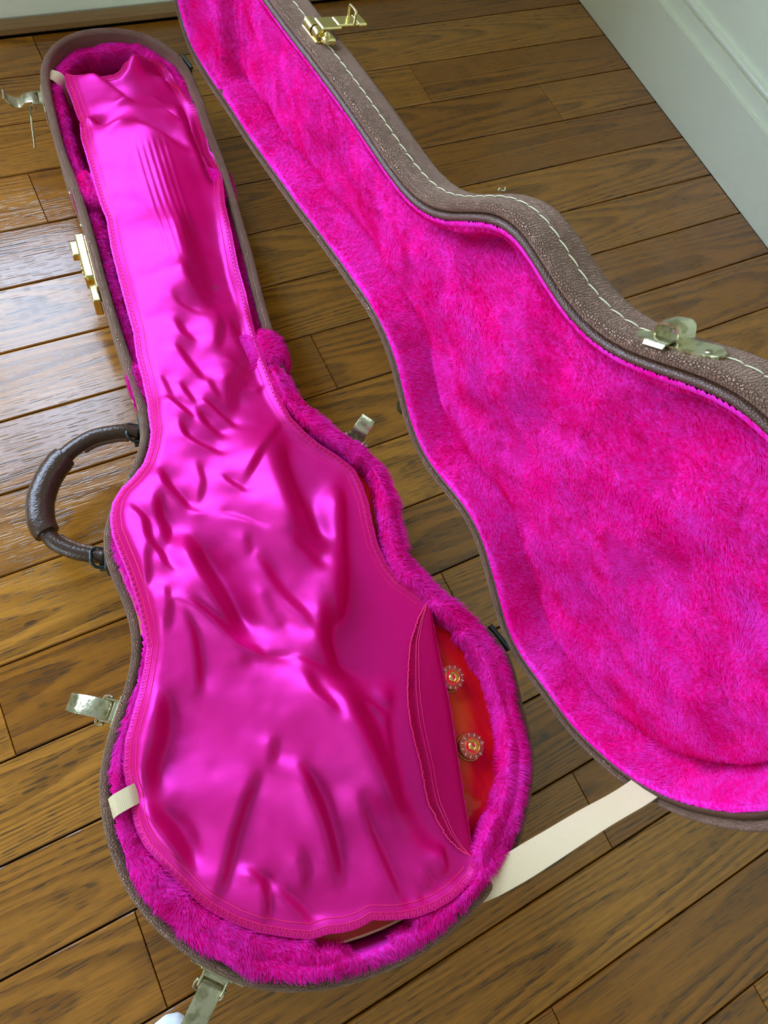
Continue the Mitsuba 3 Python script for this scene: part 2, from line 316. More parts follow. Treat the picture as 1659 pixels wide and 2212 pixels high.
# ---------------------------------------------------------------- the guitar case: plan data in tenths of a millimetre
OUTLINE = [(999,8485),(973,8371),(953,8255),(936,8139),(920,8023),(904,7907),(888,7791),(873,7675),(859,7559),(847,7442),(837,7326),(830,7209),(826,7092),(824,6975),(820,6858),(815,6741),(808,6624),(798,6507),(787,6390),(776,6274),(765,6157),(753,6041),(740,5924),(726,5808),(712,5692),(698,5575),(686,5459),(673,5342),(662,5226),(651,5109),(640,4993),(631,4876),(622,4759),(614,4642),(607,4525),(602,4408),(597,4291),(591,4174),(583,4058),(572,3941),(558,3825),(536,3710),(504,3597),(459,3489),(402,3387),(333,3292),(258,3203),(178,3117),(97,3032),(18,2945),(-55,2854),(-118,2755),(-168,2650),(-202,2538),(-219,2422),(-222,2305),(-218,2188),(-213,2071),(-212,1954),(-218,1837),(-236,1721),(-266,1608),(-311,1500),(-366,1397),(-430,1299),(-499,1204),(-571,1112),(-643,1019),(-712,925),(-775,826),(-829,722),(-871,613),(-902,500),(-924,385),(-938,269),(-945,152),(-946,35),(-939,-82),(-923,-198),(-898,-313),(-865,-425),(-823,-534),(-773,-640),(-718,-743),(-657,-844),(-593,-941),(-523,-1035),(-447,-1125),(-365,-1208),(-276,-1284),(-181,-1352),(-81,-1413),(23,-1468),(129,-1517),(238,-1559),(350,-1594),(464,-1621),(579,-1644),(694,-1663),(811,-1678),(927,-1687),(1044,-1689),(1161,-1683),(1278,-1669),(1393,-1649),(1508,-1626),(1622,-1598),(1733,-1563),(1842,-1519),(1948,-1469),(2050,-1413),(2148,-1348),(2240,-1275),(2325,-1195),(2405,-1110),(2480,-1019),(2549,-925),(2612,-826),(2664,-722),(2704,-611),(2734,-498),(2763,-385),(2797,-273),(2832,-161),(2861,-48),(2877,68),(2877,185),(2859,301),(2825,413),(2778,520),(2723,624),(2668,727),(2613,830),(2560,935),(2509,1040),(2464,1148),(2435,1261),(2430,1378),(2447,1494),(2477,1607),(2512,1719),(2548,1830),(2579,1943),(2602,2058),(2613,2175),(2610,2292),(2591,2407),(2558,2519),(2512,2627),(2456,2730),(2392,2828),(2327,2926),(2266,3026),(2213,3130),(2170,3239),(2139,3352),(2121,3467),(2115,3584),(2121,3701),(2134,3818),(2151,3934),(2168,4049),(2186,4165),(2204,4281),(2223,4397),(2242,4512),(2262,4627),(2283,4743),(2304,4858),(2327,4973),(2351,5087),(2374,5202),(2396,5317),(2415,5433),(2433,5549),(2452,5664),(2472,5780),(2491,5895),(2510,6011),(2529,6126),(2546,6242),(2563,6358),(2580,6474),(2596,6590),(2610,6706),(2622,6823),(2633,6939),(2643,7056),(2656,7172),(2670,7289),(2687,7405),(2704,7520),(2721,7636),(2735,7753),(2747,7869),(2755,7986),(2762,8103),(2765,8220),(2762,8337),(2747,8453),(2717,8566),(2674,8675),(2619,8778),(2553,8875),(2474,8961),(2382,9034),(2281,9092),(2172,9136),(2059,9166),(1943,9183),(1826,9187),(1709,9177),(1595,9151),(1486,9110),(1384,9053),(1290,8982),(1207,8899),(1136,8806),(1078,8705),(1033,8597)]
SATIN = [(1319,8599),(1414,8513),(1517,8451),(1661,8413),(1853,8392),(1941,8435),(2020,8549),(2177,8668),(2305,8697),(2448,8680),(2526,8611),(2572,8469),(2593,8245),(2621,7948),(2640,7676),(2596,7339),(2521,6988),(2543,6747),(2475,6441),(2352,6059),(2275,5673),(2200,5347),(2160,5176),(2112,4859),(2028,4470),(1960,4114),(1940,3792),(1911,3481),(1921,3181),(1992,2984),(2074,2818),(2202,2637),(2277,2495),(2311,2417),(2309,2250),(2286,2057),(2219,1811),(2178,1619),(2169,1396),(2212,1205),(2290,1087),(2361,957),(2380,904),(2360,798),(2290,590),(2204,306),(2105,-51),(1916,-602),(1833,-835),(1763,-1040),(1708,-1188),(1689,-1273),(1674,-1340),(1608,-1390),(1512,-1412),(1358,-1438),(1195,-1434),(1022,-1401),(866,-1341),(763,-1287),(692,-1249),(587,-1250),(471,-1227),(346,-1174),(205,-1142),(40,-1036),(-120,-919),(-269,-776),(-403,-603),(-482,-460),(-552,-293),(-621,-114),(-679,21),(-700,153),(-694,285),(-664,448),(-663,501),(-644,651),(-563,852),(-435,1037),(-331,1186),(-214,1391),(-152,1511),(-124,1649),(-94,1910),(-82,2186),(-86,2425),(-88,2588),(-54,2754),(14,2895),(123,3005),(268,3087),(409,3192),(509,3332),(580,3486),(617,3657),(658,3820),(705,4089),(740,4369),(805,4650),(844,5005),(893,5394),(939,5728),(1022,6132),(1028,6359),(1071,6766),(1097,7017),(1133,7370),(1206,7650),(1211,7828),(1237,8105),(1244,8313),(1272,8508)]
HEM_EDGE = [(2359,896),(2271,835),(2206,790),(2082,667),(2018,601),(1897,404),(1799,232),(1744,108),(1690,-42),(1646,-237),(1604,-429),(1552,-594),(1528,-722),(1538,-888),(1547,-1004),(1593,-1126),(1661,-1228)]
CREASE = [(2373,901),(2354,796),(2284,588),(2198,306),(2100,-51),(1911,-601),(1828,-833),(1759,-1038),(1679,-1239)]
FOLDS = [(112,70,[(1578,8379),(1716,8183),(1799,7968),(1833,7692)]),(54,40,[(2193,7951),(2303,7833)]),(99,120,[(1247,7570),(1416,7497)]),(117,60,[(1539,7239),(1759,7267),(1965,7096),(2170,6842)]),(54,90,[(1710,7655),(1893,7670),(2137,7589),(2316,7320)]),(135,80,[(2457,7791),(2384,7114),(2335,6460)]),(180,60,[(2088,8406),(2434,8469),(2554,8140)]),(153,90,[(1586,5129),(1582,4873),(1654,4724)]),(180,70,[(1809,5867),(1722,5351),(1638,4856)]),(54,50,[(1304,4846),(1341,4704),(1459,4573)]),(72,70,[(1244,4562),(1251,4378),(1326,4263)]),(63,70,[(1689,4575),(1669,4407),(1508,4112)]),(90,110,[(1800,4464),(1781,4185),(1778,3949)]),(63,80,[(1144,4288),(1184,4043),(1237,3833)]),(63,80,[(1584,3961),(1673,3841),(1751,3922)]),(36,60,[(884,4024),(886,3818),(896,3730)]),(45,130,[(853,3729),(913,3623),(985,3425)]),(45,90,[(1027,3854),(1038,3731),(1069,3584)]),(45,120,[(1162,3602),(1237,3456),(1342,3244)]),(59,120,[(1067,3501),(1084,3322),(1170,3175)]),(45,130,[(866,3419),(862,3257),(952,3126),(1092,2976)]),(45,80,[(1289,3780),(1308,3601),(1329,3542)]),(112,80,[(1377,3440),(1498,3707),(1687,3801)]),(36,60,[(1724,3594),(1829,3627)]),(50,90,[(1785,3150),(1552,2918),(1198,2600)]),(225,90,[(1696,2930),(1600,2476),(1508,1989),(1574,1809)]),(63,130,[(524,3007),(526,2841),(566,2718),(627,2557)]),(45,70,[(859,2942),(839,2745),(729,2577)]),(63,80,[(1010,2720),(1076,2580),(1152,2487)]),(45,80,[(651,2512),(686,2463),(881,2369),(1164,2108)]),(45,140,[(163,2742),(233,2585),(200,2407),(205,2323),(247,2214),(244,2087),(289,2011)]),(76,110,[(414,2763),(349,2583),(365,2457),(329,2296)]),(135,120,[(510,2222),(544,1918),(585,1618),(623,1319)]),(54,80,[(172,2327),(95,2107),(1,1924)]),(54,80,[(181,1889),(157,1742),(71,1563)]),(54,140,[(226,1758),(343,1662),(469,1455),(578,1208),(717,1038),(940,906)]),(50,130,[(940,906),(1026,813),(1286,515),(1436,277),(1586,31)]),(54,90,[(245,1617),(254,1428),(200,1186),(120,976)]),(63,50,[(531,1090),(585,1012)]),(112,50,[(947,1576),(937,1348),(983,1161)]),(63,50,[(988,2085),(961,1918)]),(207,120,[(2168,2304),(1921,1729),(1688,1318),(1451,936)]),(180,100,[(1587,2664),(1596,2255),(1569,1939),(1597,1785)]),(90,80,[(1349,1887),(1431,1738),(1505,1582)]),(112,70,[(1035,1843),(1072,1517),(1154,1301),(1233,1032)]),(180,110,[(1420,1186),(1284,889),(1296,655)]),(90,70,[(2027,1685),(1934,1338),(1803,1020),(1679,835)]),(63,80,[(1984,1005),(1880,747)]),(54,90,[(2205,1033),(2037,677),(1925,486)]),(108,130,[(-149,1037),(-278,775),(-442,565),(-494,418)]),(108,120,[(-563,287),(-460,92),(-427,-85),(-434,-254)]),(76,100,[(289,139),(133,-3),(-36,-196),(-182,-395),(-303,-539)]),(72,70,[(524,332),(440,195)]),(50,120,[(-44,-495),(54,-590),(8,-756),(-39,-867)]),(54,80,[(128,-713),(211,-913),(266,-1006)]),(81,80,[(992,739),(996,547),(1086,291)]),(202,110,[(1272,495),(1292,143),(1295,-180),(1279,-451),(1317,-706)]),(189,110,[(1745,296),(1571,20),(1495,-203),(1428,-507),(1440,-880)]),(90,120,[(644,39),(668,-268),(654,-485),(617,-748),(584,-871)]),(63,90,[(986,-364),(966,-642),(972,-930),(972,-1181),(982,-1265)]),(45,80,[(1254,-1129),(1274,-1285)]),(27,80,[(1146,-1241),(1123,-1327)]),(144,90,[(1499,-1069),(1479,-1275)]),(63,80,[(385,-519),(376,-678),(307,-806)]),(45,70,[(149,-720),(250,-933)])]
ZR = 0.090                                    # height of the rim of the lower shell
OUT = resampled(np.array(OUTLINE) / 1e4, 0.0045, closed=True)
ON = loop_normals(OUT)
OPOLY = Polygon(OUT)
SATP = np.array(SATIN) / 1e4
SPOLY = Polygon(SATP).buffer(0)
GPOLY = OPOLY.buffer(-0.021)                  # hollow that holds the guitar
# at the bottom the soft plush flops over the guitar, up to the cloth; it stays open on the right and at one gap
OPEN_RIGHT = Polygon([(0.2374, 0.0823), (0.2452, 0.0544), (0.2513, 0.0324), (0.253, 0.0031), (0.2485, -0.0272), (0.2389, -0.0542), (0.2222, -0.0811), (0.205, -0.098), (0.1873, -0.1077), (0.1708, -0.1176), (0.182, -0.0699), (0.2243, 0.0444)])
OPEN_GAP = Polygon([(0.0951, -0.1399), (0.0831, -0.1383), (0.0733, -0.1411), (0.0645, -0.1419), (0.0539, -0.1383), (0.0465, -0.1323), (0.0449, -0.1271), (0.0268, -0.1182), (0.0327, -0.1142), (0.0704, -0.1214), (0.0974, -0.1356)])
lower = shapely.box(-0.3, -0.3, 0.5, 0.05)
GPOLY = GPOLY.difference(lower).union(GPOLY.intersection(lower).intersection(SPOLY.buffer(-0.012).union(OPEN_RIGHT.buffer(0.003)).union(OPEN_GAP.buffer(0.0065)))).buffer(0.002).buffer(-0.002)
HORN_SIDE = Polygon([(0.20, 0.16), (0.2265, 0.175), (0.2320, 0.19), (0.2390, 0.206), (0.2440, 0.222), (0.2440, 0.236), (0.2385, 0.2475), (0.20, 0.25)])
GPOLY = GPOLY.union(HORN_SIDE.buffer(0.0015))
GPOLY = max(getattr(GPOLY, 'geoms', [GPOLY]), key=lambda q: q.area)
tag('guitar_case', 'brown leather-covered guitar case lying open with pink plush lining', 'guitar case')

# the lid turns about the hinge line
HINGE, TH, PH = np.array([0.2873, 0.30, ZR]), math.radians(93.87), math.radians(-0.512)
AX = np.array([math.sin(PH), math.cos(PH), 0.0]); NXH = np.array([math.cos(PH), -math.sin(PH), 0.0])
LUP = -NXH * math.cos(TH) + np.array([0, 0, math.sin(TH)])
LNO = NXH * math.sin(TH) + np.array([0, 0, math.cos(TH)])
def lid(P):
    """Closed-lid coordinates (x, y, height above the rim plane) to the opened lid."""
    P = np.asarray(P, float); q = P[..., :2] - HINGE[:2]
    s, r = q @ AX[:2], -(q @ NXH[:2])
    return HINGE + s[..., None] * AX + r[..., None] * LUP + P[..., 2:3] * LNO
def lidvec(V):
    V = np.asarray(V, float)
    return (V[..., :2] @ AX[:2])[..., None] * AX - (V[..., :2] @ NXH[:2])[..., None] * LUP + V[..., 2:3] * LNO
def lid_mesh(m):
    m = trimesh.Trimesh(lid(np.array(m.vertices)), np.array(m.faces), process=False)
    return m

# lower shell: covered outside, and the rolled rim
wall = [(-0.0105, 0.060), (-0.0100, 0.080), (-0.0095, 0.0868), (-0.0085, 0.0892), (-0.0065, 0.0905), (-0.004, 0.0908), (-0.0018, 0.0900), (-0.0003, 0.0878), (0.0002, 0.084)]
v, f, uv = sweep(OUT, ON, wall)
put('guitar_case__rim', (v, f), 'leather', smooth=True, uv=uv)
shell = [(0.0002, 0.0845), (-0.0005, 0.0825), (0.0000, 0.080), (0.0000, 0.034), (-0.0015, 0.020), (-0.006, 0.009), (-0.013, 0.003), (-0.022, 0.0012)]
v, f, uv = sweep(OUT, ON, shell)
put('guitar_case__shell', (v, f), 'leather', smooth=True, uv=uv)
put('guitar_case__underside', cap(OPOLY.buffer(-0.0218), 0.0012, up=False), 'leather_dark')
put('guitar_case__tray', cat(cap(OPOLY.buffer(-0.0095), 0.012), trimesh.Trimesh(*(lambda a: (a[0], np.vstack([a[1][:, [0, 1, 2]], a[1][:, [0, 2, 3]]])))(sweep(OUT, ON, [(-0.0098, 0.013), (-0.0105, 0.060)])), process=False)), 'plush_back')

# ---------------------------------------------------------------- plush: a padded surface with its pile of fibres
def plan_grid(poly, step, pad=0.0):
    x0, y0, x1, y1 = poly.bounds
    xs, ys = np.arange(x0 - pad, x1 + pad + step, step), np.arange(y0 - pad, y1 + pad + step, step)
    X, Y = np.meshgrid(xs, ys, indexing='ij')
    return xs, ys, X, Y
def signed(poly, X, Y):
    """Distance to the polygon's edge, positive inside."""
    ring = resampled(np.array(poly.exterior.coords)[:-1], 0.001, closed=True)
    d, _ = cKDTree(ring).query(np.c_[X.ravel(), Y.ravel()])
    inside = shapely.contains_xy(poly, X.ravel(), Y.ravel())
    return np.where(inside, d, -d).reshape(X.shape)
def grid_mesh(X, Y, Z, keep):
    n, m = X.shape
    k = keep[:-1, :-1] & keep[1:, :-1] & keep[1:, 1:] & keep[:-1, 1:]
    i, j = np.nonzero(k); a = i * m + j
    f = np.stack([a, a + m, a + m + 1, a + 1], 1)
    used = np.zeros(n * m, bool); used[f.ravel()] = True
    new = np.cumsum(used) - 1
    v = np.stack([X, Y, Z], -1).reshape(-1, 3)[used]; f = new[f]
    return trimesh.Trimesh(v, np.vstack([f[:, [0, 1, 2]], f[:, [0, 2, 3]]]), process=False)

def pile(mesh, density, length, width, seed, keep=None, lean=0.55, wave=26.0, comb=(0.3, -0.8, 0.0), lift=0.0):
    """Fibres standing on the mesh as tapering blades, brushed this way and that in patches: (vertices, triangles, normals)."""
    r = np.random.default_rng(seed)
    v, f = np.array(mesh.vertices), np.array(mesh.faces)
    area = mesh.area_faces; n = int(area.sum() * density * 1e6)
    t = r.choice(len(f), n, p=area / area.sum())
    a, b = r.random(n), r.random(n); fl = a + b > 1; a[fl], b[fl] = 1 - a[fl], 1 - b[fl]
    w0 = 1 - a - b
    vn = np.array(mesh.vertex_normals)
    P = v[f[t, 0]] * w0[:, None] + v[f[t, 1]] * a[:, None] + v[f[t, 2]] * b[:, None]
    N = vn[f[t, 0]] * w0[:, None] + vn[f[t, 1]] * a[:, None] + vn[f[t, 2]] * b[:, None]
    N /= np.linalg.norm(N, axis=1, keepdims=True) + 1e-9
    if keep is not None:
        ok = keep(P); P, N = P[ok], N[ok]
    n = len(P)
    def field(s, k): return meshkit.fbm(P * s + k * 13.1, 3, seed=seed + k) * 2 - 1
    G = np.stack([field(wave, 1), field(wave, 2), field(wave, 3)], 1) * 2.4 + np.array(comb)
    G += np.stack([field(wave * 6, 4), field(wave * 6, 5), field(wave * 6, 6)], 1) * 0.30
    G += r.normal(0, 0.13, (n, 3))
    G -= (G * N).sum(1, keepdims=True) * N
    D = N * (1 - lean * 0.6) + G * lean; D /= np.linalg.norm(D, axis=1, keepdims=True)
    L = length * r.uniform(0.7, 1.15, n) * (0.85 + 0.3 * meshkit.noise(P * 60, seed))
    side = np.cross(D, N + r.normal(0, 0.5, (n, 3))); side /= np.linalg.norm(side, axis=1, keepdims=True) + 1e-9
    wd = (width * r.uniform(0.7, 1.3, n))[:, None] * 0.5
    curl = G * (L * 0.25)[:, None]
    p0, p1, p2 = P - N * 0.0005, P + D * (L * 0.55)[:, None], P + D * L[:, None] + curl
    V = np.stack([p0 - side * wd, p0 + side * wd, p1 - side * wd * 0.85, p1 + side * wd * 0.85, p2], 1).reshape(-1, 3)
    k = np.arange(n)[:, None] * 5
    F = np.concatenate([k + [0, 1, 3], k + [0, 3, 2], k + [2, 3, 4]], 1).reshape(-1, 3)
    D2 = p2 - p1; D2 /= np.linalg.norm(D2, axis=1, keepdims=True)
    S = N - 0.75 * (N * D2).sum(1, keepdims=True) * D2 + r.normal(0, 0.09, (n, 3)); S /= np.linalg.norm(S, axis=1, keepdims=True)
    return V, F, np.repeat(S, 5, 0)

def put_pile(key, *meshes):
    V, F, N, at = [], [], [], 0
    for v, f, n in meshes:
        V.append(v); F.append(f + at); N.append(n); at += len(v)
    path = meshkit.write_ply((np.vstack(V), np.vstack(F)), False, normals=np.vstack(N))
    scene[key] = {'type': 'ply', 'filename': path, 'face_normals': False, 'bsdf': {'type': 'ref', 'id': 'plush_pile'}}
    tag(key, kind='stuff')

def sm(a, b, x):
    t = np.clip((x - a) / (b - a), 0, 1); return t * t * (3 - 2 * t)

# padded ring round the hollow of the lower shell
step = 0.0018
xs, ys, X, Y = plan_grid(OPOLY, step)
dO, dG = signed(OPOLY, X, Y), -signed(GPOLY, X, Y)         # from the outside edge; from the hollow (positive on the ring)
body = 1 - sm(0.36, 0.43, Y)                               # 1 round the body, 0 along the neck
u = np.clip((dO - 0.010) / 0.0115, 0, 1)
bump_z = np.sin(np.pi * np.clip(u, 0, 1)) * 0.004
over = (X > 0.15) * sm(0.03, 0.075, Y) * (1 - sm(0.36, 0.40, Y))      # here the plush bulges out over the rim
top = (0.0935 * body + 0.0755 * (1 - body)) + bump_z * body
top += over * 0.0045 * sm(0.0, 0.006, dO)
top += body * 0.005 * sm(0.015, 0.03, dO)
top += (meshkit.fbm(np.stack([X * 28, Y * 28, X * 0], -1), 3, 5) - 0.5) * 0.008
depth = sm(-0.0065, 0.0005, dG)                              # inner wall of the ring falls into the hollow
Z = 0.020 + (top - 0.020) * depth
SZ_cap = None
# ---------------------------------------------------------------- satin cover: draped height over the plan, folds as slopes away from the window
FOLD_GAIN = 2.0
AXX = lambda y: 0.163 + 0.108 * (y - 0.54)          # line of the strings
g = 0.0015
gx, gy = np.arange(-0.13, 0.33, g), np.arange(-0.21, 0.95, g)
GX, GY = np.meshgrid(gx, gy, indexing='ij')
slope = np.zeros_like(GX)
for w, a, pts in FOLDS:
    P = resampled(np.array(pts) / 1e4, 0.0015) if len(pts) > 1 else np.array(pts) / 1e4
    d, i = cKDTree(P).query(np.c_[GX.ravel(), GY.ravel()], distance_upper_bound=0.05)
    s = i / max(1, len(P) - 1)
    taper = np.clip(np.minimum(s, 1 - s) * 4 + 0.35, 0, 1)
    a = a * (1.6 if P[0, 1] > 0.70 else 1.0)
    if w >= 135: a = a * 1.5
    s_ = w * 1e-4 * 0.5
    slope = np.maximum(slope, np.where(np.isfinite(d), a / 100 * np.exp(-(np.minimum(d, 1) / s_) ** 2 * 0.9) * taper, 0).reshape(GX.shape))
slope = gaussian_filter(slope, 0.8)
def integrate(D, lx, ly, soft, lam):
    """The height whose slope along (lx, ly) is D, kept smooth across."""
    n = math.hypot(lx, ly); lx, ly = lx / n, ly / n
    kx, ky = np.meshgrid(np.fft.fftfreq(D.shape[0], g) * 2 * np.pi, np.fft.fftfreq(D.shape[1], g) * 2 * np.pi, indexing='ij')
    kl, kp = kx * lx + ky * ly, -kx * ly + ky * lx
    H = -1j * kl * np.fft.fft2(D) / (kl ** 2 + soft * kp ** 2 + lam ** 2)
    return np.real(np.fft.ifft2(H))
S1, S2 = integrate(slope, -0.98, 0.20, 0.25, 11.0), integrate(slope, -0.80, 0.60, 0.25, 11.0)
wgt = sm(0.10, 0.38, GY)
FOLD = (S1 * wgt + S2 * (1 - wgt)) * FOLD_GAIN
def crown(X, Y):
    ax = AXX(Y)
    e = np.interp(Y, [-0.2, 0.40, 0.60, 0.72, 0.80, 0.90], [0.097, 0.0965, 0.096, 0.092, 0.080, 0.076])
    h = np.interp(Y, [-0.2, -0.05, 0.25, 0.42, 0.66, 0.76, 0.86], [0.004, 0.010, 0.013, 0.016, 0.017, 0.011, 0.004])
    half = np.interp(Y, [-0.2, 0.0, 0.2, 0.4, 0.7], [0.13, 0.15, 0.11, 0.055, 0.06])
    t = np.clip(np.abs(X - ax) / half, 0, 1.3)
    k = np.where(X < ax, 0.55, 1.0 + 0.45 * sm(0.40, 0.50, Y))
    t = t * np.where(X < ax, 0.8, k)
    prof = np.sqrt(1 + 0.02) - np.sqrt(np.clip(t, 0, 9) ** 2 + 0.02)
    return e + h * np.maximum(prof, -0.1)
dS = signed(SPOLY, GX, GY)
CR = gaussian_filter(crown(GX, GY), 3)
edge = sm(0.0, 0.016, dS)
SAT_Z = CR + FOLD * (0.30 + 0.70 * edge)
# string ridges pressed through the cloth along the neck
for k in range(6):
    off = (k - 2.5) * 0.0068
    d = GX - AXX(GY) - off * (1 + 0.25 * (0.69 - GY))
    SAT_Z += 0.0011 * np.exp(-(d / 0.0017) ** 2) * sm(0.50, 0.58, GY) * (1 - sm(0.675, 0.70, GY))
SAT_Z += (meshkit.fbm(np.stack([GX * 45, GY * 45, GX * 0], -1), 2, 3) - 0.5) * 0.0018 * edge
floor_z = 0.0905 * (1 - sm(0.30, 0.45, GY))            # it cannot sink into the guitar's top
SAT_Z = np.where(SAT_Z > floor_z + 0.004, SAT_Z, floor_z + 0.004 * np.exp((SAT_Z - floor_z - 0.004) / 0.004))
def satin_z(x, y):
    return map_coordinates(SAT_Z, [(np.asarray(x) - gx[0]) / g, (np.asarray(y) - gy[0]) / g], order=1, mode='nearest')

# the ring keeps below the cloth
under = signed(SPOLY, X, Y)
Z = np.where(under > -0.001, np.minimum(Z, satin_z(X, Y) - 0.006 - 0.004 * sm(0, 0.012, under)), Z)
ring = grid_mesh(X, Y, gaussian_filter(Z, 0.7), dO > 0.0095 - 0.0078 * over)
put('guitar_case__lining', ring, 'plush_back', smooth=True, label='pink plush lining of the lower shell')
def open_plush(P):
    inside = shapely.contains_xy(SPOLY.buffer(-0.005), P[:, 0], P[:, 1])
    hole = shapely.contains_xy(OPEN_GAP.buffer(0.006), P[:, 0], P[:, 1])
    return ~inside & ~hole & (P[:, 2] > 0.018)
fib1 = pile(ring, 1.25, 0.0060, 0.00046, 21, open_plush, lean=0.62, wave=42)
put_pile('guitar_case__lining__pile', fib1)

def cushion(a, b, half, z0, z1, e=0.45):
    """A soft block with rounded edges from a to b (plan), of half-width half."""
    m = trimesh.creation.icosphere(subdivisions=5)
    v = np.array(m.vertices); v = np.sign(v) * np.abs(v) ** e
    v /= np.abs(v).max(0)
    a, b = np.array(a), np.array(b); L = np.linalg.norm(b - a); t = (b - a) / L; n = np.array([-t[1], t[0]])
    c = (a + b) / 2
    P = c + (v[:, :1] * L / 2) * t + (v[:, 1:2] * half) * n
    return trimesh.Trimesh(np.c_[P, (z0 + z1) / 2 + v[:, 2] * (z1 - z0) / 2 + 0.002 * (meshkit.noise(np.c_[P, v[:, 2]] * 60) - 0.5)], m.faces, process=False)
rest = [cushion((0.0865, 0.676), (0.257, 0.643), 0.029, 0.045, 0.0900), cushion((0.0605, 0.412), (0.2235, 0.406), 0.0275, 0.045, 0.0955)]
for m, name in zip(rest, ('neck_rest', 'neck_rest_001')):
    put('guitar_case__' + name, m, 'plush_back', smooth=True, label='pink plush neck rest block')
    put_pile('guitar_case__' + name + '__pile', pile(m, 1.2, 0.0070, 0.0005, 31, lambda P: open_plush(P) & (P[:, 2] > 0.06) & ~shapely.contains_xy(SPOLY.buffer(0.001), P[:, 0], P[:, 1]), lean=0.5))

# the cloth itself
step_s = 0.0017
ring_s = resampled(SATP, step_s, closed=True)
ex, ey = np.arange(SATP[:, 0].min(), SATP[:, 0].max(), step_s), np.arange(SATP[:, 1].min(), SATP[:, 1].max(), step_s)
EX, EY = np.meshgrid(ex, ey, indexing='ij'); EX = EX + (np.arange(EX.shape[1]) % 2)[None] * step_s / 2
inn = shapely.contains_xy(SPOLY.buffer(-step_s * 0.55), EX.ravel(), EY.ravel())
frill = (meshkit.noise(np.c_[ring_s * 420, np.zeros(len(ring_s))]) - 0.5)[:, None] * 0.0009 * loop_normals(ring_s)
pts = np.vstack([ring_s + frill, np.c_[EX.ravel()[inn], EY.ravel()[inn]]])
tri = Delaunay(pts).simplices
c = pts[tri].mean(1)
tri = tri[shapely.contains_xy(SPOLY, c[:, 0], c[:, 1])]
V = np.c_[pts, satin_z(pts[:, 0], pts[:, 1])]
e1, e2 = V[tri[:, 1]] - V[tri[:, 0]], V[tri[:, 2]] - V[tri[:, 0]]
fl = np.cross(e1, e2)[:, 2] < 0; tri[fl] = tri[fl][:, ::-1]
tag('satin_cover', 'magenta satin cloth cover with stitched hem draped over the guitar', 'cloth cover')
put('satin_cover__cloth', trimesh.Trimesh(V, tri, process=False), 'satin', smooth=True)
# folded-back flap on the right: reverse of the cloth between the crease and the serged edge
CRS, HEM = np.array(CREASE) / 1e4, np.array(HEM_EDGE) / 1e4
nf, mf = 90, 14
A_, B_ = spline(resampled(CRS, 0.004), nf), spline(resampled(HEM, 0.004), nf)
tt = np.linspace(0, 1, mf)
FP = A_[:, None] * (1 - tt[None, :, None]) + B_[:, None] * tt[None, :, None]
wid = np.linalg.norm(A_ - B_, axis=1)[:, None]
FS = satin_z(FP[..., 0], FP[..., 1])
plane = satin_z(A_[:, 0], A_[:, 1])[:, None] * (1 - tt) + satin_z(B_[:, 0], B_[:, 1])[:, None] * tt
FZ = gaussian_filter(np.maximum(plane, FS), (4, 2)) + 0.0012
FZ = np.maximum(FZ, FS + 0.0009) + 0.0012 * np.sqrt(np.clip(tt * wid / 0.006, 0, 1)) + 0.0010 * (meshkit.noise(np.stack([FP[..., 0] * 90, FP[..., 1] * 60, FP[..., 0] * 0], -1)) - 0.5) * tt
FZ = np.where(tt[None] == 0, satin_z(A_[:, 0], A_[:, 1])[:, None], FZ)
def gridquads(n, m):
    i, k = np.meshgrid(np.arange(n - 1), np.arange(m - 1), indexing='ij'); a = (i * m + k).ravel()
    return np.stack([a, a + m, a + m + 1, a + 1], 1)
FV = np.concatenate([FP, FZ[..., None]], -1)
put('satin_cover__folded_flap', (FV.reshape(-1, 3), gridquads(nf, mf)), 'satin_reverse', smooth=True, label='darker reverse side of the cloth folded back')
def flap_line(t, lift=0.0006):
    k = t * (mf - 1); i = int(min(k, mf - 2)); q = k - i
    return FV[:, i] * (1 - q) + FV[:, i + 1] * q + [0, 0, lift]
for key, t in (('running_stitch', 0.78), ('running_stitch', 0.69)):
    put('satin_cover__folded_flap__' + key, tube(flap_line(t), 0.00028, 4), 'hem_thread')
a_, b_ = flap_line(1.0), flap_line(0.85)
L_ = resampled(a_, 0.0008); q = np.linspace(0, nf - 1, len(L_)); i = np.minimum(q.astype(int), nf - 2); fr = (q - i)[:, None]
ea, eb = a_[i] * (1 - fr) + a_[i + 1] * fr, b_[i] * (1 - fr) + b_[i + 1] * fr
alt = (np.arange(len(L_)) // 1 % 2)[:, None]
put('satin_cover__folded_flap__serged_edge', cat(tube(ea * (1 - alt) + eb * alt, 0.00022, 4), tube(ea + np.c_[meshkit.noise(ea * 900) - 0.5, meshkit.noise(ea * 900 + 5) - 0.5, np.zeros(len(ea))] * 0.0016, 0.0007, 5)), 'hem_thread')
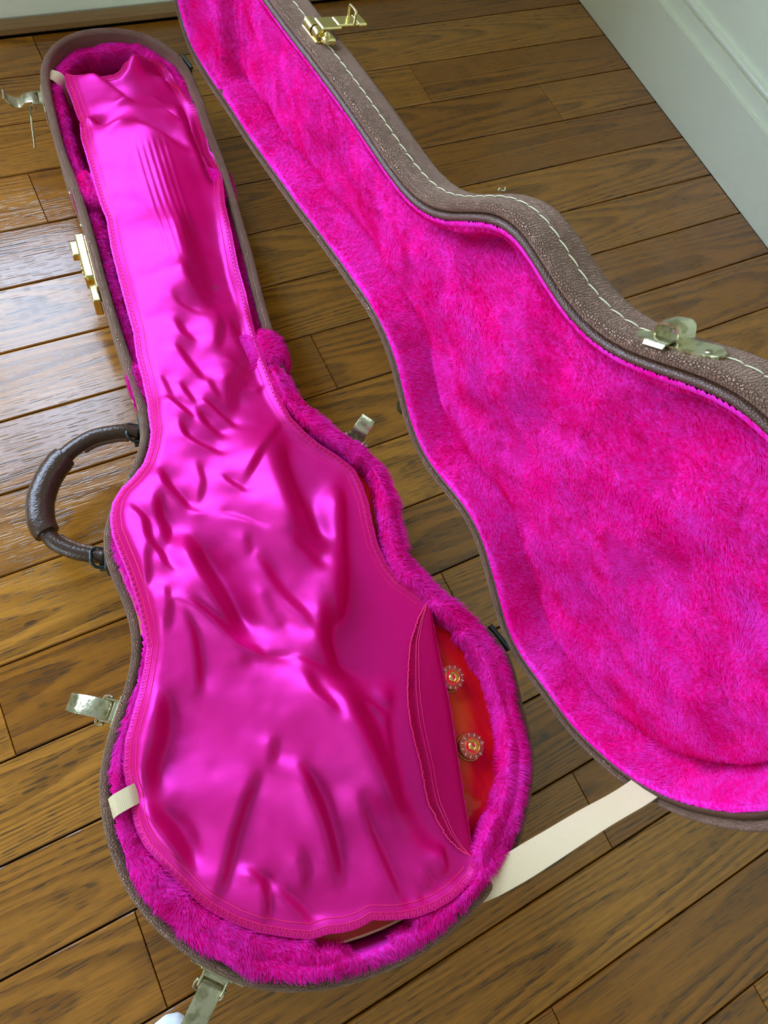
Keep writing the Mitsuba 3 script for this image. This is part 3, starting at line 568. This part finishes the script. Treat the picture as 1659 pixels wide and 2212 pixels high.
# hem: zigzag at the raw edge and a running stitch inside it (not along the crease)
cre = cKDTree(resampled(CRS, 0.001))
def hem_lines(inset, step):
    p = SPOLY.buffer(-inset)
    p = max(getattr(p, 'geoms', [p]), key=lambda q: q.area)
    return resampled(np.array(p.exterior.coords)[:-1], step, closed=True)
def split_runs(P, far):
    d, _ = cre.query(P); ok = d > far
    runs, cur = [], []
    for p, o in zip(P, ok):
        if o: cur.append(p)
        elif cur: runs.append(cur); cur = []
    if cur:
        if runs and ok[0]: runs[0] = cur + runs[0]
        else: runs.append(cur)
    return [np.array(r) for r in runs if len(r) > 4]
def on_cloth(P, lift): return np.c_[P, satin_z(P[:, 0], P[:, 1]) + lift]
zz, rn = [], []
for R in split_runs(hem_lines(0.0032, 0.0013), 0.006):
    n = loop_normals(R); n[0], n[-1] = n[1], n[-2]
    k = np.array([0.0024, -0.0016, 0.0010, -0.0020])[np.arange(len(R)) % 4][:, None]
    zz.append(tube(on_cloth(R + n * k, 0.0005), 0.00028, 4))
    zz.append(tube(on_cloth(R + n * 0.0024, 0.0004), 0.00030, 4))
for R in split_runs(hem_lines(0.0105, 0.002), 0.010): rn.append(tube(on_cloth(R, 0.0004), 0.00032, 5))
put('satin_cover__zigzag_stitch', cat(*zz), 'hem_thread', label='pink zigzag stitching along the raw edge')
put('satin_cover__running_stitch', cat(*rn), 'hem_thread', label='single line of stitching inside the hem')

# ---------------------------------------------------------------- lid: sidewall, back, double lip, plush
LO = OUT + ON * 0.0004
v, f, uv = sweep(LO, ON, [(-0.0088, 0.0030), (-0.0082, 0.0010), (-0.0066, -0.0009), (-0.0044, -0.0015), (-0.0022, -0.0010), (-0.0007, 0.0006), (0.0, 0.0032), (-0.0003, 0.005), (0.0, 0.0075), (0.0, 0.0310), (-0.0008, 0.0338), (-0.003, 0.0358), (-0.007, 0.0405)])
put('guitar_case__lid__side', (lid(v), f[:, ::-1]), 'leather', smooth=True, uv=uv)
put('guitar_case__lid__back', lid_mesh(cap(Polygon(LO).buffer(-0.0068), 0.0405)), 'leather')
v, f, uv = sweep(LO, ON, [(-0.0084, 0.0032), (-0.0092, 0.0034), (-0.0097, 0.0008), (-0.0108, -0.0011), (-0.0126, -0.0016), (-0.0143, -0.0010), (-0.0152, 0.0008), (-0.0157, 0.004), (-0.0158, 0.014)])
put('guitar_case__lid__lip', (lid(v), f[:, ::-1]), 'lip_leather', smooth=True, uv=uv, label='reddish brown inner lip of the lid')
LPOLY = Polygon(LO).buffer(-0.0132)
xs2, ys2, X2, Y2 = plan_grid(LPOLY, 0.0019)
dL = signed(LPOLY, X2, Y2) - 0.002
H2 = -0.0005 + 0.0295 * sm(0.0025, 0.0150, dL)
puff = meshkit.fbm(np.stack([X2 * 17, Y2 * 13, X2 * 0], -1), 3, 17) - 0.5
H2 -= 0.0050 * sm(0.014, 0.035, dL) + 0.020 * puff * sm(0.012, 0.04, dL)
H2 += 0.010 * np.exp(-((dL - 0.0185) / 0.0042) ** 2)
head_pad = Y2 - (0.772 - 0.26 * (X2 - 0.168))            # a raised pad fills the head end of the lid
H2 += 0.006 * np.exp(-(np.minimum(head_pad, 0) / 0.006) ** 2) * (head_pad < 0)
H2 = np.where(head_pad > 0, np.minimum(H2, 0.031 - 0.023 * sm(0.0, 0.015, head_pad) - 0.002 * puff), H2)
lin_l = grid_mesh(X2, Y2, gaussian_filter(H2, 0.6), dL > -0.0017)
lin_l = lid_mesh(lin_l); lin_l.invert()
# reversed handedness is put right where the mean normal does not face the open side
if (lin_l.face_normals @ LNO).mean() > 0: lin_l.invert()
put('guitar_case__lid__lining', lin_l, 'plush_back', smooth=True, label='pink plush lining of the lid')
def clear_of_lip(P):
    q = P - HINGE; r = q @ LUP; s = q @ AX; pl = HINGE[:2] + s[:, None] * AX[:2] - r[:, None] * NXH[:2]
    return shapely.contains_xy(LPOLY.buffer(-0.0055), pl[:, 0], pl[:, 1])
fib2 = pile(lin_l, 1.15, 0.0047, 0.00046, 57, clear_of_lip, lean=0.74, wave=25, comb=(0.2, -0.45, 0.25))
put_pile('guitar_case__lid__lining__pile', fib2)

def plan_at(x, y):
    """Nearest point of the outline with its tangent and outward normal."""
    i = int(np.argmin(np.hypot(OUT[:, 0] - x, OUT[:, 1] - y)))
    n = ON[i]; return OUT[i], np.array([-n[1], n[0]]), n

# cream stitches round the lid's side
SL = resampled(OUT + ON * 0.0006, 0.0125, closed=True)
SN = loop_normals(SL)
st = tube([(-0.0056, 0, -0.0002), (-0.0035, 0, 0.0003), (0, 0, 0.0005), (0.0035, 0, 0.0003), (0.0056, 0, -0.0002)], [0.0003, 0.00046, 0.0005, 0.00046, 0.0003], 6)
st_ply = mikit.ply(st, 'cream_thread', smooth=True)
for i, (p, n) in enumerate(zip(SL, SN)):
    if p[0] > 0.13 and p[1] < 0.86: continue          # hinge side faces the floor
    c = lid(np.array([p[0], p[1], 0.0165])); t = lidvec(np.array([-n[1], n[0], 0.10])); t /= np.linalg.norm(t)
    z = lidvec(np.array([n[0], n[1], 0.0])); y = np.cross(z, t)
    key = f'guitar_case__lid__stitch_{i:03d}'
    scene[key] = {**st_ply, 'to_world': T(frame(c, t, y, z))}
lt = lid(np.array([[0.0178, 0.3117, 0.036], [0.0175, 0.3135, 0.0385], [0.0190, 0.3125, 0.0400], [0.0180, 0.3110, 0.0415], [0.0165, 0.3125, 0.0425]]) + [-0.001, 0.002, 0])
put('guitar_case__lid__loose_thread', tube(spline(lt, 24), 0.0005, 5), 'cream_thread', smooth=True)
# ---------------------------------------------------------------- metal fittings
def wall_frame(x, y, z):
    p, t, n = plan_at(x, y)
    return frame([p[0], p[1], z], [t[0], t[1], 0], [n[0], n[1], 0], [0, 0, 1])
def bent_strip(path, width, thick):
    """A strip of metal following (out, up) points, width along x."""
    P = spline(path, 22); t = np.gradient(P, axis=0); t /= np.linalg.norm(t, axis=1, keepdims=True); n = np.stack([-t[:, 1], t[:, 0]], 1)
    ws = np.interp(np.linspace(0, 1, 22), [0, 0.1, 0.75, 1], [0.88, 1, 1, 0.92]) * width / 2
    rows = []
    for s, o, k in ((-1, 0, 0.9), (-0.6, 0.5, 1), (0.6, 0.5, 1), (1, 0, 0.9), (1, -1, 0.9), (-1, -1, 0.9)):
        rows.append(np.c_[s * ws, P + n * thick * o])
    v = np.stack(rows, 1); m = 6; n_ = len(P)
    f = [x for i in range(n_ - 1) for k in range(m) for x in ((i * m + k, (i + 1) * m + k, i * m + (k + 1) % m), (i * m + (k + 1) % m, (i + 1) * m + k, (i + 1) * m + (k + 1) % m))]
    for k in range(1, m - 1): f += [(0, k, k + 1), ((n_ - 1) * m, (n_ - 1) * m + k + 1, (n_ - 1) * m + k)]
    ms = trimesh.Trimesh(v.reshape(-1, 3), f, process=False)
    if ms.volume < 0: ms.invert()
    return ms
def latch(x, y, z, lever, bail, label, width=0.0165, turn=0.0):
    m = wall_frame(x, y, z)
    if turn: m = m @ trimesh.transformations.rotation_matrix(turn, [0, 0, 1])
    m0 = wall_frame(x, y, z)
    root = put('guitar_case__latch', moved(cat(shift(cbox(0.046, 0.0022, 0.020, 0.0008), 0, 0.0010, -0.004), shift(cbox(0.028, 0.0026, 0.030, 0.0008), 0, 0.0012, -0.006)), m0), 'aged_brass', label=label)
    put(root + '__bracket', moved(cat(shift(cbox(0.0016, 0.013, 0.013, 0.0005), -width / 2 - 0.001, 0.0075, 0), shift(cbox(0.0016, 0.013, 0.013, 0.0005), width / 2 + 0.001, 0.0075, 0), shift(cbox(width, 0.004, 0.0015, 0.0004), 0, 0.004, 0.0055)), m), 'aged_brass')
    put(root + '__lever', moved(bent_strip(lever, width, 0.0013), m), 'aged_brass', smooth=35)
    put(root + '__bail', moved(tube(spline(bail, 34), 0.00125, 8), m), 'aged_brass', smooth=True)
    return root
LEV = [(0.006, 0.001), (0.012, 0.0045), (0.020, 0.006), (0.030, 0.0045), (0.037, 0.001), (0.043, 0.0025)]
BAIL = [(-0.0115, 0.010, 0.001), (-0.0125, 0.014, -0.004), (-0.0115, 0.018, -0.008), (0, 0.0185, -0.009), (0.0115, 0.018, -0.008), (0.0125, 0.014, -0.004), (0.0115, 0.010, 0.001)]
latch(-0.0630, 0.1216, 0.070, LEV, BAIL, 'open aged brass draw latch below the handle')
latch(-0.0568, -0.1099, 0.070, [(0.006, 0.001), (0.012, 0.005), (0.022, 0.007), (0.036, 0.005), (0.046, 0.003), (0.052, 0.005)], BAIL, 'open aged brass draw latch at the bottom end', 0.018)
latch(0.2606, 0.2869, 0.074, [(0.006, 0.002), (0.012, 0.008), (0.018, 0.014), (0.026, 0.016), (0.031, 0.020)], [(-0.0115, 0.010, 0.001), (-0.013, 0.014, -0.002), (-0.012, 0.016, -0.006), (0, 0.0165, -0.007), (0.012, 0.016, -0.006), (0.013, 0.014, -0.002), (0.0115, 0.010, 0.001)], 'open aged brass draw latch on the hinge side')
latch(0.0945, 0.829, 0.070, [(0.006, 0.002), (0.013, 0.007), (0.021, 0.006), (0.029, 0.000), (0.036, 0.002), (0.043, 0.012)], [(0.000, 0.012, -0.002), (0.000, 0.0165, -0.004), (0.016, 0.020, -0.014), (0.034, 0.022, -0.026), (0.040, 0.023, -0.030)], 'open aged brass draw latch beside the head end')
# lock on the neck side
m = wall_frame(0.0715, 0.585, 0.072)
root = put('guitar_case__lock', moved(cat(shift(cbox(0.072, 0.003, 0.026, 0.001), 0.006, 0.0012, -0.004), shift(cbox(0.060, 0.010, 0.021, 0.0015), -0.002, 0.0062, -0.0005)), m), 'brass', label='polished brass lock on the neck side')
put(root + '__button', moved(shift(cbox(0.019, 0.009, 0.010, 0.001), -0.016, 0.0135, 0.001), m), 'brass')
put(root + '__tongue', moved(shift(cbox(0.022, 0.008, 0.026, 0.001), 0.042, 0.005, -0.012), m), 'brass')
put(root + '__keyhole_plate', moved(cat(*[shift(trimesh.creation.icosphere(subdivisions=1, radius=0.002), x, 0.0112, -0.004) for x in (-0.002, 0.004, 0.010, 0.016)]), m), 'brass')
# rivets and feet
dome = lathe([(0.0001, 0.0028), (0.0018, 0.0025), (0.0030, 0.0015), (0.0034, 0.0)], 16)
for x, y, z, s in [(0.0600, 0.4327, 0.060, 1.0), (0.0554, 0.4079, 0.060, 1.15), (0.0771, 0.6473, 0.060, 0.7), (0.0825, 0.6984, 0.060, 0.7)]:
    p, t, n = plan_at(x, y)
    put('guitar_case__rivet', moved(dome, frame([p[0], p[1], z], np.r_[t, 0] * s, np.array([0, 0, 1.0]) * s, np.r_[n, 0] * s)), 'aged_brass', smooth=True)
for x, y in [(0.1235, -0.166), (0.0385, -0.171)]:
    p, t, n = plan_at(x, y)
    put('guitar_case__foot', moved(dome, frame([p[0], p[1], 0.040], np.r_[t, 0] * 1.9, np.array([0, 0, 1.0]) * 1.9, np.r_[n, 0] * 2.4)), 'brass', smooth=True, label='brass stud foot')
# hinges between the two shells
for y, ln in ((0.030, 0.030), (0.842, 0.024)):
    p, t, n = plan_at(0.30, y)
    d = np.array([t[0], t[1], 0]); nn = np.array([n[0], n[1], 0])
    b = np.array([p[0], p[1], ZR]) + nn * 0.0016
    root = put('guitar_case__hinge', tube([b - d * ln / 2, b + d * ln / 2], 0.0022, 10), 'dark_steel', smooth=40, label='dark steel hinge barrel')
    put(root + '__leaf', moved(shift(cbox(ln, 0.0012, 0.020, 0.0004), 0, 0.0008, -0.011), frame(b - nn * 0.001, d, nn, [0, 0, 1])), 'dark_steel')
# fittings on the lid: frame x along the outline, y outwards (up when the lid stands open), z towards the lid's back
def lid_frame(x, y, h):
    p, t, n = plan_at(x, y)
    return frame(lid(np.array([p[0], p[1], h])), lidvec(np.r_[t, 0]), lidvec(np.r_[n, 0]), LNO)
m = lid_frame(0.0712, 0.569, 0.010)
root = put('guitar_case__lid__hasp', moved(cat(shift(cbox(0.030, 0.0016, 0.016, 0.0005), -0.004, 0.0008, 0.004), shift(cbox(0.019, 0.0030, 0.020, 0.001), -0.006, 0.0075, 0.016), shift(cbox(0.015, 0.0030, 0.026, 0.001), -0.006, 0.0085, 0.036), shift(cbox(0.017, 0.0036, 0.010, 0.0012), -0.006, 0.0085, 0.048)), m), 'brass', label='polished brass hasp folded back over the lid edge')
put(root + '__barrel', moved(tube([(-0.015, 0.0055, 0.0), (-0.001, 0.0055, 0.0)], 0.0050, 16), m), 'brass', smooth=40)
put(root + '__barrel_001', moved(tube([(0.0005, 0.0055, 0.001), (0.010, 0.0055, 0.001)], 0.0050, 16), m), 'brass', smooth=40)
put(root + '__hook', moved(cat(shift(cbox(0.010, 0.006, 0.012, 0.0015), 0.015, 0.005, 0.006), shift(trimesh.creation.icosphere(subdivisions=2, radius=0.003), 0.014, 0.0085, 0.005)), m), 'brass', smooth=40)
put(root + '__staple', moved(tube(spline([(-0.0125, 0.009, 0.040), (-0.0125, 0.017, 0.040), (-0.012, 0.0195, 0.040), (-0.006, 0.020, 0.040), (0.0, 0.0195, 0.040), (0.0005, 0.017, 0.040), (0.0005, 0.009, 0.040)], 30), 0.0013, 8), m), 'brass', smooth=True)
m = lid_frame(-0.0515, 0.1185, 0.0135)
hexa = trimesh.creation.extrude_polygon(Polygon([(-0.030, 0.0), (-0.024, -0.0085), (0.018, -0.0095), (0.031, -0.004), (0.031, 0.003), (0.022, 0.0105), (-0.022, 0.0085)]), 0.0022)
hexa.apply_transform(np.array([[1, 0, 0, 0], [0, 0, 1, 0], [0, 1, 0, 0], [0, 0, 0, 1.0]])); hexa.fix_normals()
root = put('guitar_case__lid__catch_plate', moved(hexa, m), 'aged_brass', smooth=30, label='aged brass catch plate on the lid side')
put(root + '__loop', moved(bent_strip([(-0.009, 0.002), (-0.0085, 0.010), (-0.004, 0.0135), (0.004, 0.0140), (0.0085, 0.011), (0.009, 0.002)], 0.015, 0.0014), m @ frame([-0.004, 0, 0.001], [0, 0, 1.0], [1.0, 0, 0], [0, 1.0, 0])), 'aged_brass', smooth=35)
put(root + '__rivet', moved(dome, m @ frame([0.023, 0.002, -0.001], [1, 0, 0], [0, 0, 1.0], [0, 0.5, 0])), 'aged_brass', smooth=True)
put(root + '__ear', moved(bent_strip([(0.0, 0.001), (-0.004, 0.0035), (-0.009, 0.003), (-0.012, 0.0005)], 0.016, 0.0012), m @ frame([-0.006, 0, -0.002], [1.0, 0, 0], [0, 0, 1.0], [0, 1.0, 0])), 'aged_brass', smooth=35)
m = lid_frame(0.2456, 0.273, 0.008)
put('guitar_case__lid__catch_plate_001', moved(cat(shift(cbox(0.030, 0.002, 0.018, 0.0006), 0, 0.001, 0.002), moved(lathe([(0.0001, 0.006), (0.006, 0.0055), (0.0085, 0.003), (0.009, 0.0)], 20), frame([0.002, 0.004, -0.001], [1, 0, 0], [0, 0, 1.0], [0, 1.0, 0]))), m), 'aged_brass', smooth=40, label='rounded brass catch on the hinge side of the lid')
# handle
HP = [(0.0510, 0.374, 0.058), (0.0300, 0.3815, 0.060), (0.0100, 0.3835, 0.060), (-0.0100, 0.3795, 0.059), (-0.0300, 0.369, 0.058), (-0.0480, 0.352, 0.057), (-0.0600, 0.332, 0.056), (-0.0640, 0.312, 0.056), (-0.0600, 0.293, 0.056), (-0.0480, 0.277, 0.056), (-0.0330, 0.2655, 0.056), (-0.0215, 0.259, 0.056)]
hp = spline(HP, 90)
k = np.linspace(0, 1, 90)
root = put('guitar_case__handle', tube(hp, np.interp(k, [0, 0.12, 0.5, 0.88, 1], [0.0068, 0.0075, 0.0085, 0.0075, 0.0068]), 16), 'handle_leather', smooth=True, label='curved brown leather carrying handle')
sl = spline(HP, 90)[31:66]
wob = 1 + 0.06 * (meshkit.noise(sl * 260) - 0.5)
rad = 0.0125 * wob * np.interp(np.linspace(0, 1, 35), [0, 0.04, 0.5, 0.95, 1], [0.93, 0.99, 1.06, 1.0, 0.93])
put(root + '__grip', tube(sl, rad, 22), 'handle_leather', smooth=50, label='thicker wrapped grip sleeve')
for a, b in ((3, 24), (69, 88)):
    seg = hp[a:b] + [0.0, 0.0, 0.0]
    inward = np.array([0.0, 0.325, 0.05]) - seg; inward /= np.linalg.norm(inward, axis=1, keepdims=True)
    put(root + '__seam_flap', tube(seg + inward * 0.0075 - [0, 0, 0.002], 0.0030, 8), 'leather_dark', smooth=True)
    put(root + '__seam_thread', tube(seg + inward * 0.0055 + [0, 0, 0.0052], 0.0005, 5), 'leather_dark')
for x, y in ((0.050, 0.3735), (-0.0205, 0.2585)):
    m = wall_frame(x, y, 0.056)
    put(root + '__mount', moved(cat(shift(cbox(0.030, 0.003, 0.026, 0.001), 0, 0.0012, 0), shift(cbox(0.019, 0.010, 0.006, 0.001), 0, 0.005, -0.009)), m), 'dark_steel', label='dark metal handle mount')
    put(root + '__ring', moved(tube(spline([(-0.009, 0.003, 0.0), (-0.0095, 0.010, 0.003), (-0.004, 0.015, 0.0085), (0.004, 0.015, 0.0085), (0.0095, 0.010, 0.003), (0.009, 0.003, 0.0)], 26), 0.0016, 8), m), 'dark_steel', smooth=True)
# ribbon stay between shell and lid, pull tabs, bare backing cloth
def band(path, wdir, width, n=40, uvw=True):
    P = spline(path, n); W = np.broadcast_to(np.asarray(wdir, float), P.shape) if np.ndim(wdir) == 1 else spline(wdir, n)
    W = W / np.linalg.norm(W, axis=1, keepdims=True) * width / 2
    t = np.gradient(P, axis=0); nn = np.cross(t, W); nn /= np.linalg.norm(nn, axis=1, keepdims=True)
    s = np.r_[0, np.cumsum(np.linalg.norm(np.diff(P, axis=0), axis=1))]
    rows = [P - W, P + W, P + W - nn * 0.0007, P - W - nn * 0.0007]
    v = np.stack(rows, 1).reshape(-1, 3); i = np.arange(n - 1)[:, None] * 4
    f = np.concatenate([np.stack([i[:, 0] + a, i[:, 0] + 4 + a, i[:, 0] + 4 + b, i[:, 0] + b], 1) for a, b in ((0, 1), (1, 2), (2, 3), (3, 0))])
    uv = np.repeat(np.c_[s, s], 4, 0)
    return v, f, uv
v, f, uv = band([(0.150, -0.1485, 0.074), (0.1700, -0.1490, 0.0885), (0.1900, -0.1478, 0.0985), (0.220, -0.1435, 0.118), (0.258, -0.1365, 0.148), (0.2955, -0.1295, 0.1815), (0.3060, -0.1275, 0.1850)], [(-0.006, 0.025, -0.004)] * 2 + [(-0.006, 0.024, -0.010), (-0.005, 0.020, -0.015), (-0.004, 0.0175, -0.018), (-0.0015, 0.0155, -0.0205), (-0.0015, 0.0155, -0.0205)], 0.0262)
put('guitar_case__ribbon_stay', (v, f), 'ribbon', smooth=True, uv=uv, label='cream grosgrain ribbon holding the lid open')
v, f, uv = band([(-0.0835, 0.0412, 0.086), (-0.0828, 0.0415, 0.0955), (-0.0765, 0.0425, 0.1055), (-0.066, 0.0432, 0.1070), (-0.058, 0.0436, 0.1020)], (0.001, 0.0155, 0.0), 0.0158)
put('guitar_case__pull_tab', (v, f), 'ribbon', smooth=True, uv=uv, label='beige ribbon tab on the left of the lower bout')
v, f, uv = band([(0.1085, 0.859, 0.079), (0.1115, 0.8585, 0.0835), (0.1180, 0.8545, 0.083), (0.1245, 0.8495, 0.077), (0.1285, 0.846, 0.066), (0.1300, 0.844, 0.050)], (0.0125, 0.0118, 0.0), 0.0165)
put('guitar_case__pull_tab_001', (v, f), 'ribbon', smooth=True, uv=uv, label='beige ribbon tab at the head end')
bk = [i for i in range(len(OUT)) if OUT[i, 0] < 0.0 and 0.165 < OUT[i, 1] < 0.232]
P_, N_ = OUT[bk], ON[bk]
rows = [np.c_[P_ - N_ * (o + 0.0008 * np.sin(np.arange(len(bk)) * 0.7)[:, None] * (o > 0.01)), np.full(len(bk), z)] for o, z in ((0.0085, 0.0900), (0.0110, 0.0935), (0.0150, 0.0965), (0.0185, 0.0960))]
v = np.stack(rows, 1)
put('guitar_case__lining__backing', (v.reshape(-1, 3), gridquads(len(bk), 4)), 'backing_cloth', smooth=True, label='bare salmon backing cloth showing at the waist')

# ---------------------------------------------------------------- the guitar under the cloth
tag('electric_guitar', 'red sunburst electric guitar showing beside the folded-back satin', 'guitar')
gp = Polygon(OUT).buffer(-0.0225)
gp = gp.intersection(shapely.box(-0.2, -0.3, 0.5, 0.34))
horn = Polygon([(0.155, 0.34), (0.155, 0.275), (0.185, 0.262), (0.215, 0.264), (0.238, 0.252), (0.30, 0.252), (0.30, 0.34)])
gp = gp.difference(horn)
gp = gp.difference(shapely.box(-0.2, -0.3, 0.5, -0.05).difference(OPOLY.buffer(-0.0275))).union(HORN_SIDE).buffer(-0.012).buffer(0.012)
gp = max(getattr(gp, 'geoms', [gp]), key=lambda q: q.area).simplify(0.0002)
GR = resampled(np.array(gp.exterior.coords)[:-1], 0.004, closed=True)
if Polygon(GR).exterior.is_ccw is False: GR = GR[::-1]
GN = loop_normals(GR)
GZ = 0.0795
v, f, uv = sweep(GR, GN, [(-0.004, 0.0305), (-0.001, 0.032), (0, 0.036), (0, GZ - 0.006)])
put('electric_guitar__body', (v, f), 'mahogany', smooth=40)
v, f, uv = sweep(GR, GN, [(0, GZ - 0.0062), (0.0002, GZ - 0.005), (0.0002, GZ - 0.0012), (-0.0004, GZ - 0.0002), (-0.0014, GZ), (-0.0020, GZ - 0.0001)])
put('electric_guitar__binding', (v, f), 'binding_cream', smooth=40, label='cream binding')
gpi = Polygon(GR).buffer(-0.0018)
xs3, ys3, X3, Y3 = plan_grid(gpi, 0.004)
ringp = resampled(np.array(gpi.exterior.coords)[:-1], 0.004, closed=True)
ins = shapely.contains_xy(gpi.buffer(-0.0025), X3.ravel(), Y3.ravel())
pt = np.vstack([ringp, np.c_[X3.ravel()[ins], Y3.ravel()[ins]]])
tr = Delaunay(pt).simplices; cc = pt[tr].mean(1); tr = tr[shapely.contains_xy(gpi, cc[:, 0], cc[:, 1])]
dg = cKDTree(resampled(ringp, 0.001, closed=True)).query(pt)[0]
def carve(d): return GZ - 0.0002 + 0.0075 * sm(0.012, 0.10, d) - 0.0006 * np.sin(np.clip(d / 0.02, 0, 1) * np.pi)
VV = np.c_[pt, carve(dg)]
fl = np.cross(VV[tr[:, 1]] - VV[tr[:, 0]], VV[tr[:, 2]] - VV[tr[:, 0]])[:, 2] < 0; tr[fl] = tr[fl][:, ::-1]
put('electric_guitar__top', trimesh.Trimesh(VV, tr, process=False), 'sunburst', smooth=True, label='glossy red to amber sunburst top')
ax0, ax1 = np.array([AXX(0.24), 0.24]), np.array([AXX(0.70), 0.70])
d2 = (ax1 - ax0) / np.linalg.norm(ax1 - ax0)
mn = frame([*((ax0 + ax1) / 2), 0.071], [d2[0], d2[1], 0], [-d2[1], d2[0], 0], [0, 0, 1])
put('electric_guitar__neck', moved(cbox(np.linalg.norm(ax1 - ax0), 0.046, 0.020, 0.006), mn), 'mahogany')
fb = moved(shift(cbox(np.linalg.norm(ax1 - ax0) - 0.02, 0.050, 0.005, 0.001), 0.005, 0, 0.0118), mn)
put('electric_guitar__neck__fretboard', fb, 'leather_dark', label='dark fretboard')
hd = trimesh.creation.extrude_polygon(Polygon([(0, -0.021), (0.03, -0.036), (0.15, -0.042), (0.17, -0.02), (0.165, 0), (0.17, 0.02), (0.15, 0.042), (0.03, 0.036), (0, 0.021)]), 0.014)
mh = frame([*ax1, 0.066], [d2[0], d2[1], -0.22], [-d2[1], d2[0], 0], [0, 0, 1])
put('electric_guitar__headstock', moved(hd, mh), 'mahogany')
def knob(x, y, spin):
    dd = float(cKDTree(resampled(ringp, 0.001, closed=True)).query([x, y])[0]); z = float(carve(dd)) - 0.0003
    root = put('electric_guitar__knob', shift(lathe([(0.0128, 0.0), (0.0129, 0.0012), (0.0122, 0.0025), (0.0115, 0.0105), (0.0110, 0.0117), (0.0100, 0.0120), (0.0074, 0.0120)], 40), x, y, z), 'knob_amber', smooth=35, label='amber speed knob with gold centre')
    put(root + '__gold_rim', shift(cat(lathe([(0.0119, 0.0030), (0.0124, 0.0031), (0.0124, 0.0036), (0.0119, 0.0038)], 40), lathe([(0.0076, 0.0119), (0.0074, 0.0124), (0.0066, 0.0124), (0.0062, 0.0118)], 36)), x, y, z), 'gold', smooth=40)
    put(root + '__gold_cup', shift(lathe([(0.0064, 0.0120), (0.0056, 0.0098), (0.0042, 0.0096), (0.0036, 0.0108), (0.0022, 0.0118), (0.0001, 0.0120)], 32), x, y, z), 'gold', smooth=40)
    ms = []
    for i in range(11):
        a = spin - i * 2 * math.pi * 300 / 360 / 10
        t = meshkit.text_mesh(str(i), 0.0017, 0.0002)
        t.apply_translation([-t.bounds[:, 0].mean(), 0, 0])
        R = trimesh.transformations.rotation_matrix(a - math.pi / 2, [0, 0, 1])
        t.apply_translation([0, 0.0084, 0.01205]); t.apply_transform(R); ms.append(t)
        b = shift(trimesh.creation.box((0.00028, 0.0016, 0.0002)), 0, 0.01075, 0.01195); b.apply_transform(R); ms.append(b)
    mm = cat(*ms); mm.apply_translation([x, y, z])
    put(root + '__numerals', mm, 'white_print')
knob(0.2247, 0.0155, 1.9); knob(0.2126, -0.0461, -1.2)

# ---------------------------------------------------------------- loose white thing at the bottom edge
wp = np.array([(-0.150, -0.168), (-0.122, -0.127), (-0.106, -0.1245), (-0.0960, -0.128), (-0.0915, -0.135), (-0.0930, -0.168), (-0.124, -0.198)])
wpoly = Polygon(wp).buffer(-0.004).buffer(0.004)
rw = resampled(np.array(wpoly.exterior.coords)[:-1], 0.002, closed=True); cw = rw.mean(0)
rows = [np.c_[cw + (rw - cw) * r, np.full(len(rw), z)] for r, z in ((1.0, 0.0008), (1.01, 0.004), (0.985, 0.009), (0.93, 0.0125), (0.82, 0.0150), (0.6, 0.0165), (0.3, 0.0168), (0.02, 0.0168))]
put('white_cloth', (lambda V: (V.reshape(-1, 3), gridquads(*V.shape[:2])))(np.concatenate([np.stack(rows, 0), np.stack(rows, 0)[:, :1]], 1)), 'white_cloth', smooth=True, label='white rounded corner of soft cloth at the bottom edge by the brass latch', category='cloth')
